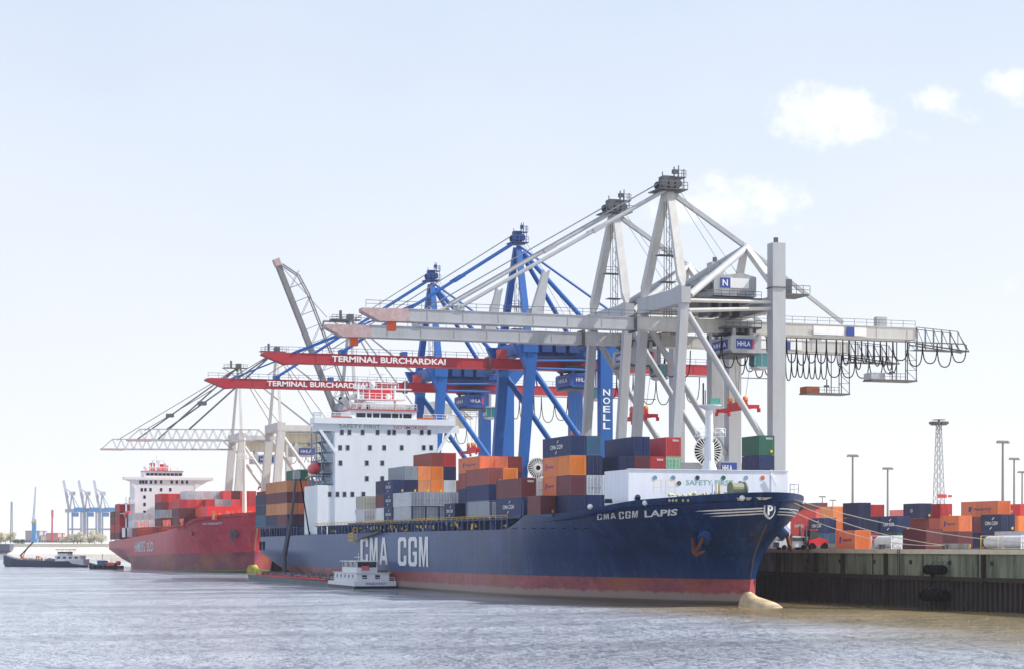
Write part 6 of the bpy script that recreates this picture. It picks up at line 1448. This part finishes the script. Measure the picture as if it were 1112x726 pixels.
def farthing(name, lab, cat, parts, Z, group=None):
    a = camw(parts[0][2], 591, Z); a.z = 7.3; o = empty(name, a, lab, cat, group)
    for nm, mm_, *g_ in parts:
        if len(g_) == 5 or isinstance(g_[0], (int,float)): mb = farbox(MB(), g_[0], g_[1], g_[2], g_[3], Z, g_[4] if len(g_) > 4 else 12)
        mb.build(nm, mm_, o)
    return o
Zf = 1850
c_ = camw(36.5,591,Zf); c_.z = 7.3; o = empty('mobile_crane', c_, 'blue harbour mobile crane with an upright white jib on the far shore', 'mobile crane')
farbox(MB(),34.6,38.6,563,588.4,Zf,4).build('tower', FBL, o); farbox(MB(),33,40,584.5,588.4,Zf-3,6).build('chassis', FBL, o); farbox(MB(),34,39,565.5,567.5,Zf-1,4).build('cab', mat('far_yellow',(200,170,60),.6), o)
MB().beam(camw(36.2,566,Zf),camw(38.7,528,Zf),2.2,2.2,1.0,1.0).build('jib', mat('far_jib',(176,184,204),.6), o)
for (x, yt, c1, lab) in ((12.5,544,FGR,'dark slim crane tower at the far left'),(56.5,553,mat('far_red',(206,84,92),.6),'thin red crane mast on the far shore')):
    c_ = camw(x,591,Zf); c_.z = 7.3; o = empty('crane_tower', c_, lab, 'crane'); wv_ = 1.3 if x < 20 else .45
    m_ = MB()
    for s in (-1,1): m_.beam(camw(x+s*wv_,588.4,Zf),camw(x+s*wv_*.45+.3,yt,Zf),.9,.9)
    yy = 586
    while yy > yt+3: m_.beam(camw(x-wv_*.9,yy,Zf),camw(x+wv_*.8,yy-2.6,Zf),.6,.6); m_.beam(camw(x+wv_*.8,yy-2.6,Zf),camw(x-wv_*.8,yy-5,Zf),.6,.6); yy -= 5
    m_.build('lattice', c1, o)
    m_ = MB(); farbox(m_, x-.8, x+.8, yt, yt+8, Zf, 3); m_.build('head', STEEL if x > 20 else FGR, o)
WALLS = [mat('far_wall_%d'%k,c,.8,dirt=.15) for k,c in enumerate(((176,170,182),(206,150,150),(222,216,206),(196,200,206),(150,130,160)))]
for (x0,x1,yt,yb,k,lab) in ((27.5,43,576,588.4,0,'mauve warehouse behind the mobile crane on the far shore'),(44,50,581,588.4,2,'low cream shed right of the mobile crane'),(50,63,578.5,588.4,1,'pinkish hall behind the thin red mast'),(12,26,585.5,588.4,2,'long low white shed at the far left'),(64,73,583,588.4,3,'grey shed under the leftmost raised crane'),(76,100,584.5,588.4,2,'white low hall under the raised cranes'),(-40,-4,580,588.4,3,'grey hall at the far left edge')):
    a = camw(x0,591,Zf+30); a.z = 7.3; o = empty('warehouse', a, lab, 'warehouse', 'sheds on the far shore'); farbox(MB(),x0,x1,yt,yb,Zf+30,30).build('wall', WALLS[k], o)
    farbox(MB(),x0-.3,x1+.3,yt-.5,yt-.01,Zf+29.5,31).build('roof', WALLS[4], o)
    for q in range(max(1,int((x1-x0)/3))): farbox(MB(),x0+1+q*3,x0+2.6+q*3,yb-2.3,yb-.3,Zf+29.6,.3).build('door', STEEL, o)
# far trees: branching trunk and a crown of small leaf faces
random.seed(31)
LEAF = [mat('leaf_haze_pale',(206,200,176),.9,dirt=.4,dirtcol=(140,138,100),streak=False,scale=.4), mat('leaf_green',(58,84,66),.9,dirt=.4,dirtcol=(34,54,40),streak=False,scale=.4)]  # the pale leaf tone has distance haze mixed into its colour
BARK = mat('bark',(96,84,74),.9,dirt=.3)
def tree_mesh(h, w_, seed):
    r = random.Random(seed); t_ = MB(); t_.tube((0,0,0),(0,0,h*.45),.35,.2,6)
    cl_ = []
    for k in range(9):
        a = r.uniform(0,6.28); q = Vector((math.cos(a)*w_*r.uniform(.2,.42), math.sin(a)*w_*r.uniform(.2,.42), h*r.uniform(.5,.88))); t_.tube((0,0,h*r.uniform(.25,.45)), q, .12,.05,5); cl_.append((q, r.uniform(.16,.27)*w_))
    c = MB()
    for q, rr in cl_:
        for _ in range(90):
            d = Vector((r.gauss(0,1),r.gauss(0,1),r.gauss(0,.8))); d = d.normalized()*rr*r.uniform(.5,1.1); p = q+d; u = Vector((r.gauss(0,1),r.gauss(0,1),r.gauss(0,1))).normalized()*.45; v = u.cross(d.normalized()).normalized()*.45 if u.cross(d).length > .01 else Vector((.4,0,0)); c.quad(p-u,p+v,p+u,p-v)
    return t_.mesh('trunk'), c.mesh('crown')
TR = [tree_mesh(11,11,1), tree_mesh(9,12,2), tree_mesh(13,10,3)]
for k, (x, dz_, s, li, lab) in enumerate(((1,0,1.15,0,'pale leafless tree at the left edge of the far shore'),(6,8,1.2,0,'pale bushy tree second from the left edge'),(11,4,1.0,0,'pale tree just left of the slim dark tower'),(17.5,0,.55,1,'small dark green tree left of the mobile crane'),(22,3,.6,1,'small dark green tree nearest the mobile crane'),(-8,8,1.1,0,'pale tree beyond the left edge'),(67,6,.7,0,'low pale tree under the leftmost raised crane'),(80,6,1.1,0,'pale tree between the left and middle raised cranes'),(84,2,1.0,0,'pale tree left of the middle raised crane leg'),(88,9,1.1,0,'pale tree under the middle raised crane'),(97,4,.9,0,'pale tree right of the middle raised crane'),(103,8,1.1,0,'pale tree left of the rightmost raised crane'),(110,4,1.0,0,'pale tree nearest the red ship'))):
    p = camw(x, 591, 1840+dz_); p.z = 7.3; tm, cm_ = TR[k%3]; o = empty('tree', p, lab, 'tree', 'trees on the far shore'); o.scale = (s,s,s); o.rotation_euler = (0,0,k)
    inst('trunk', tm, BARK, o); inst('crown', cm_, LEAF[li], o)
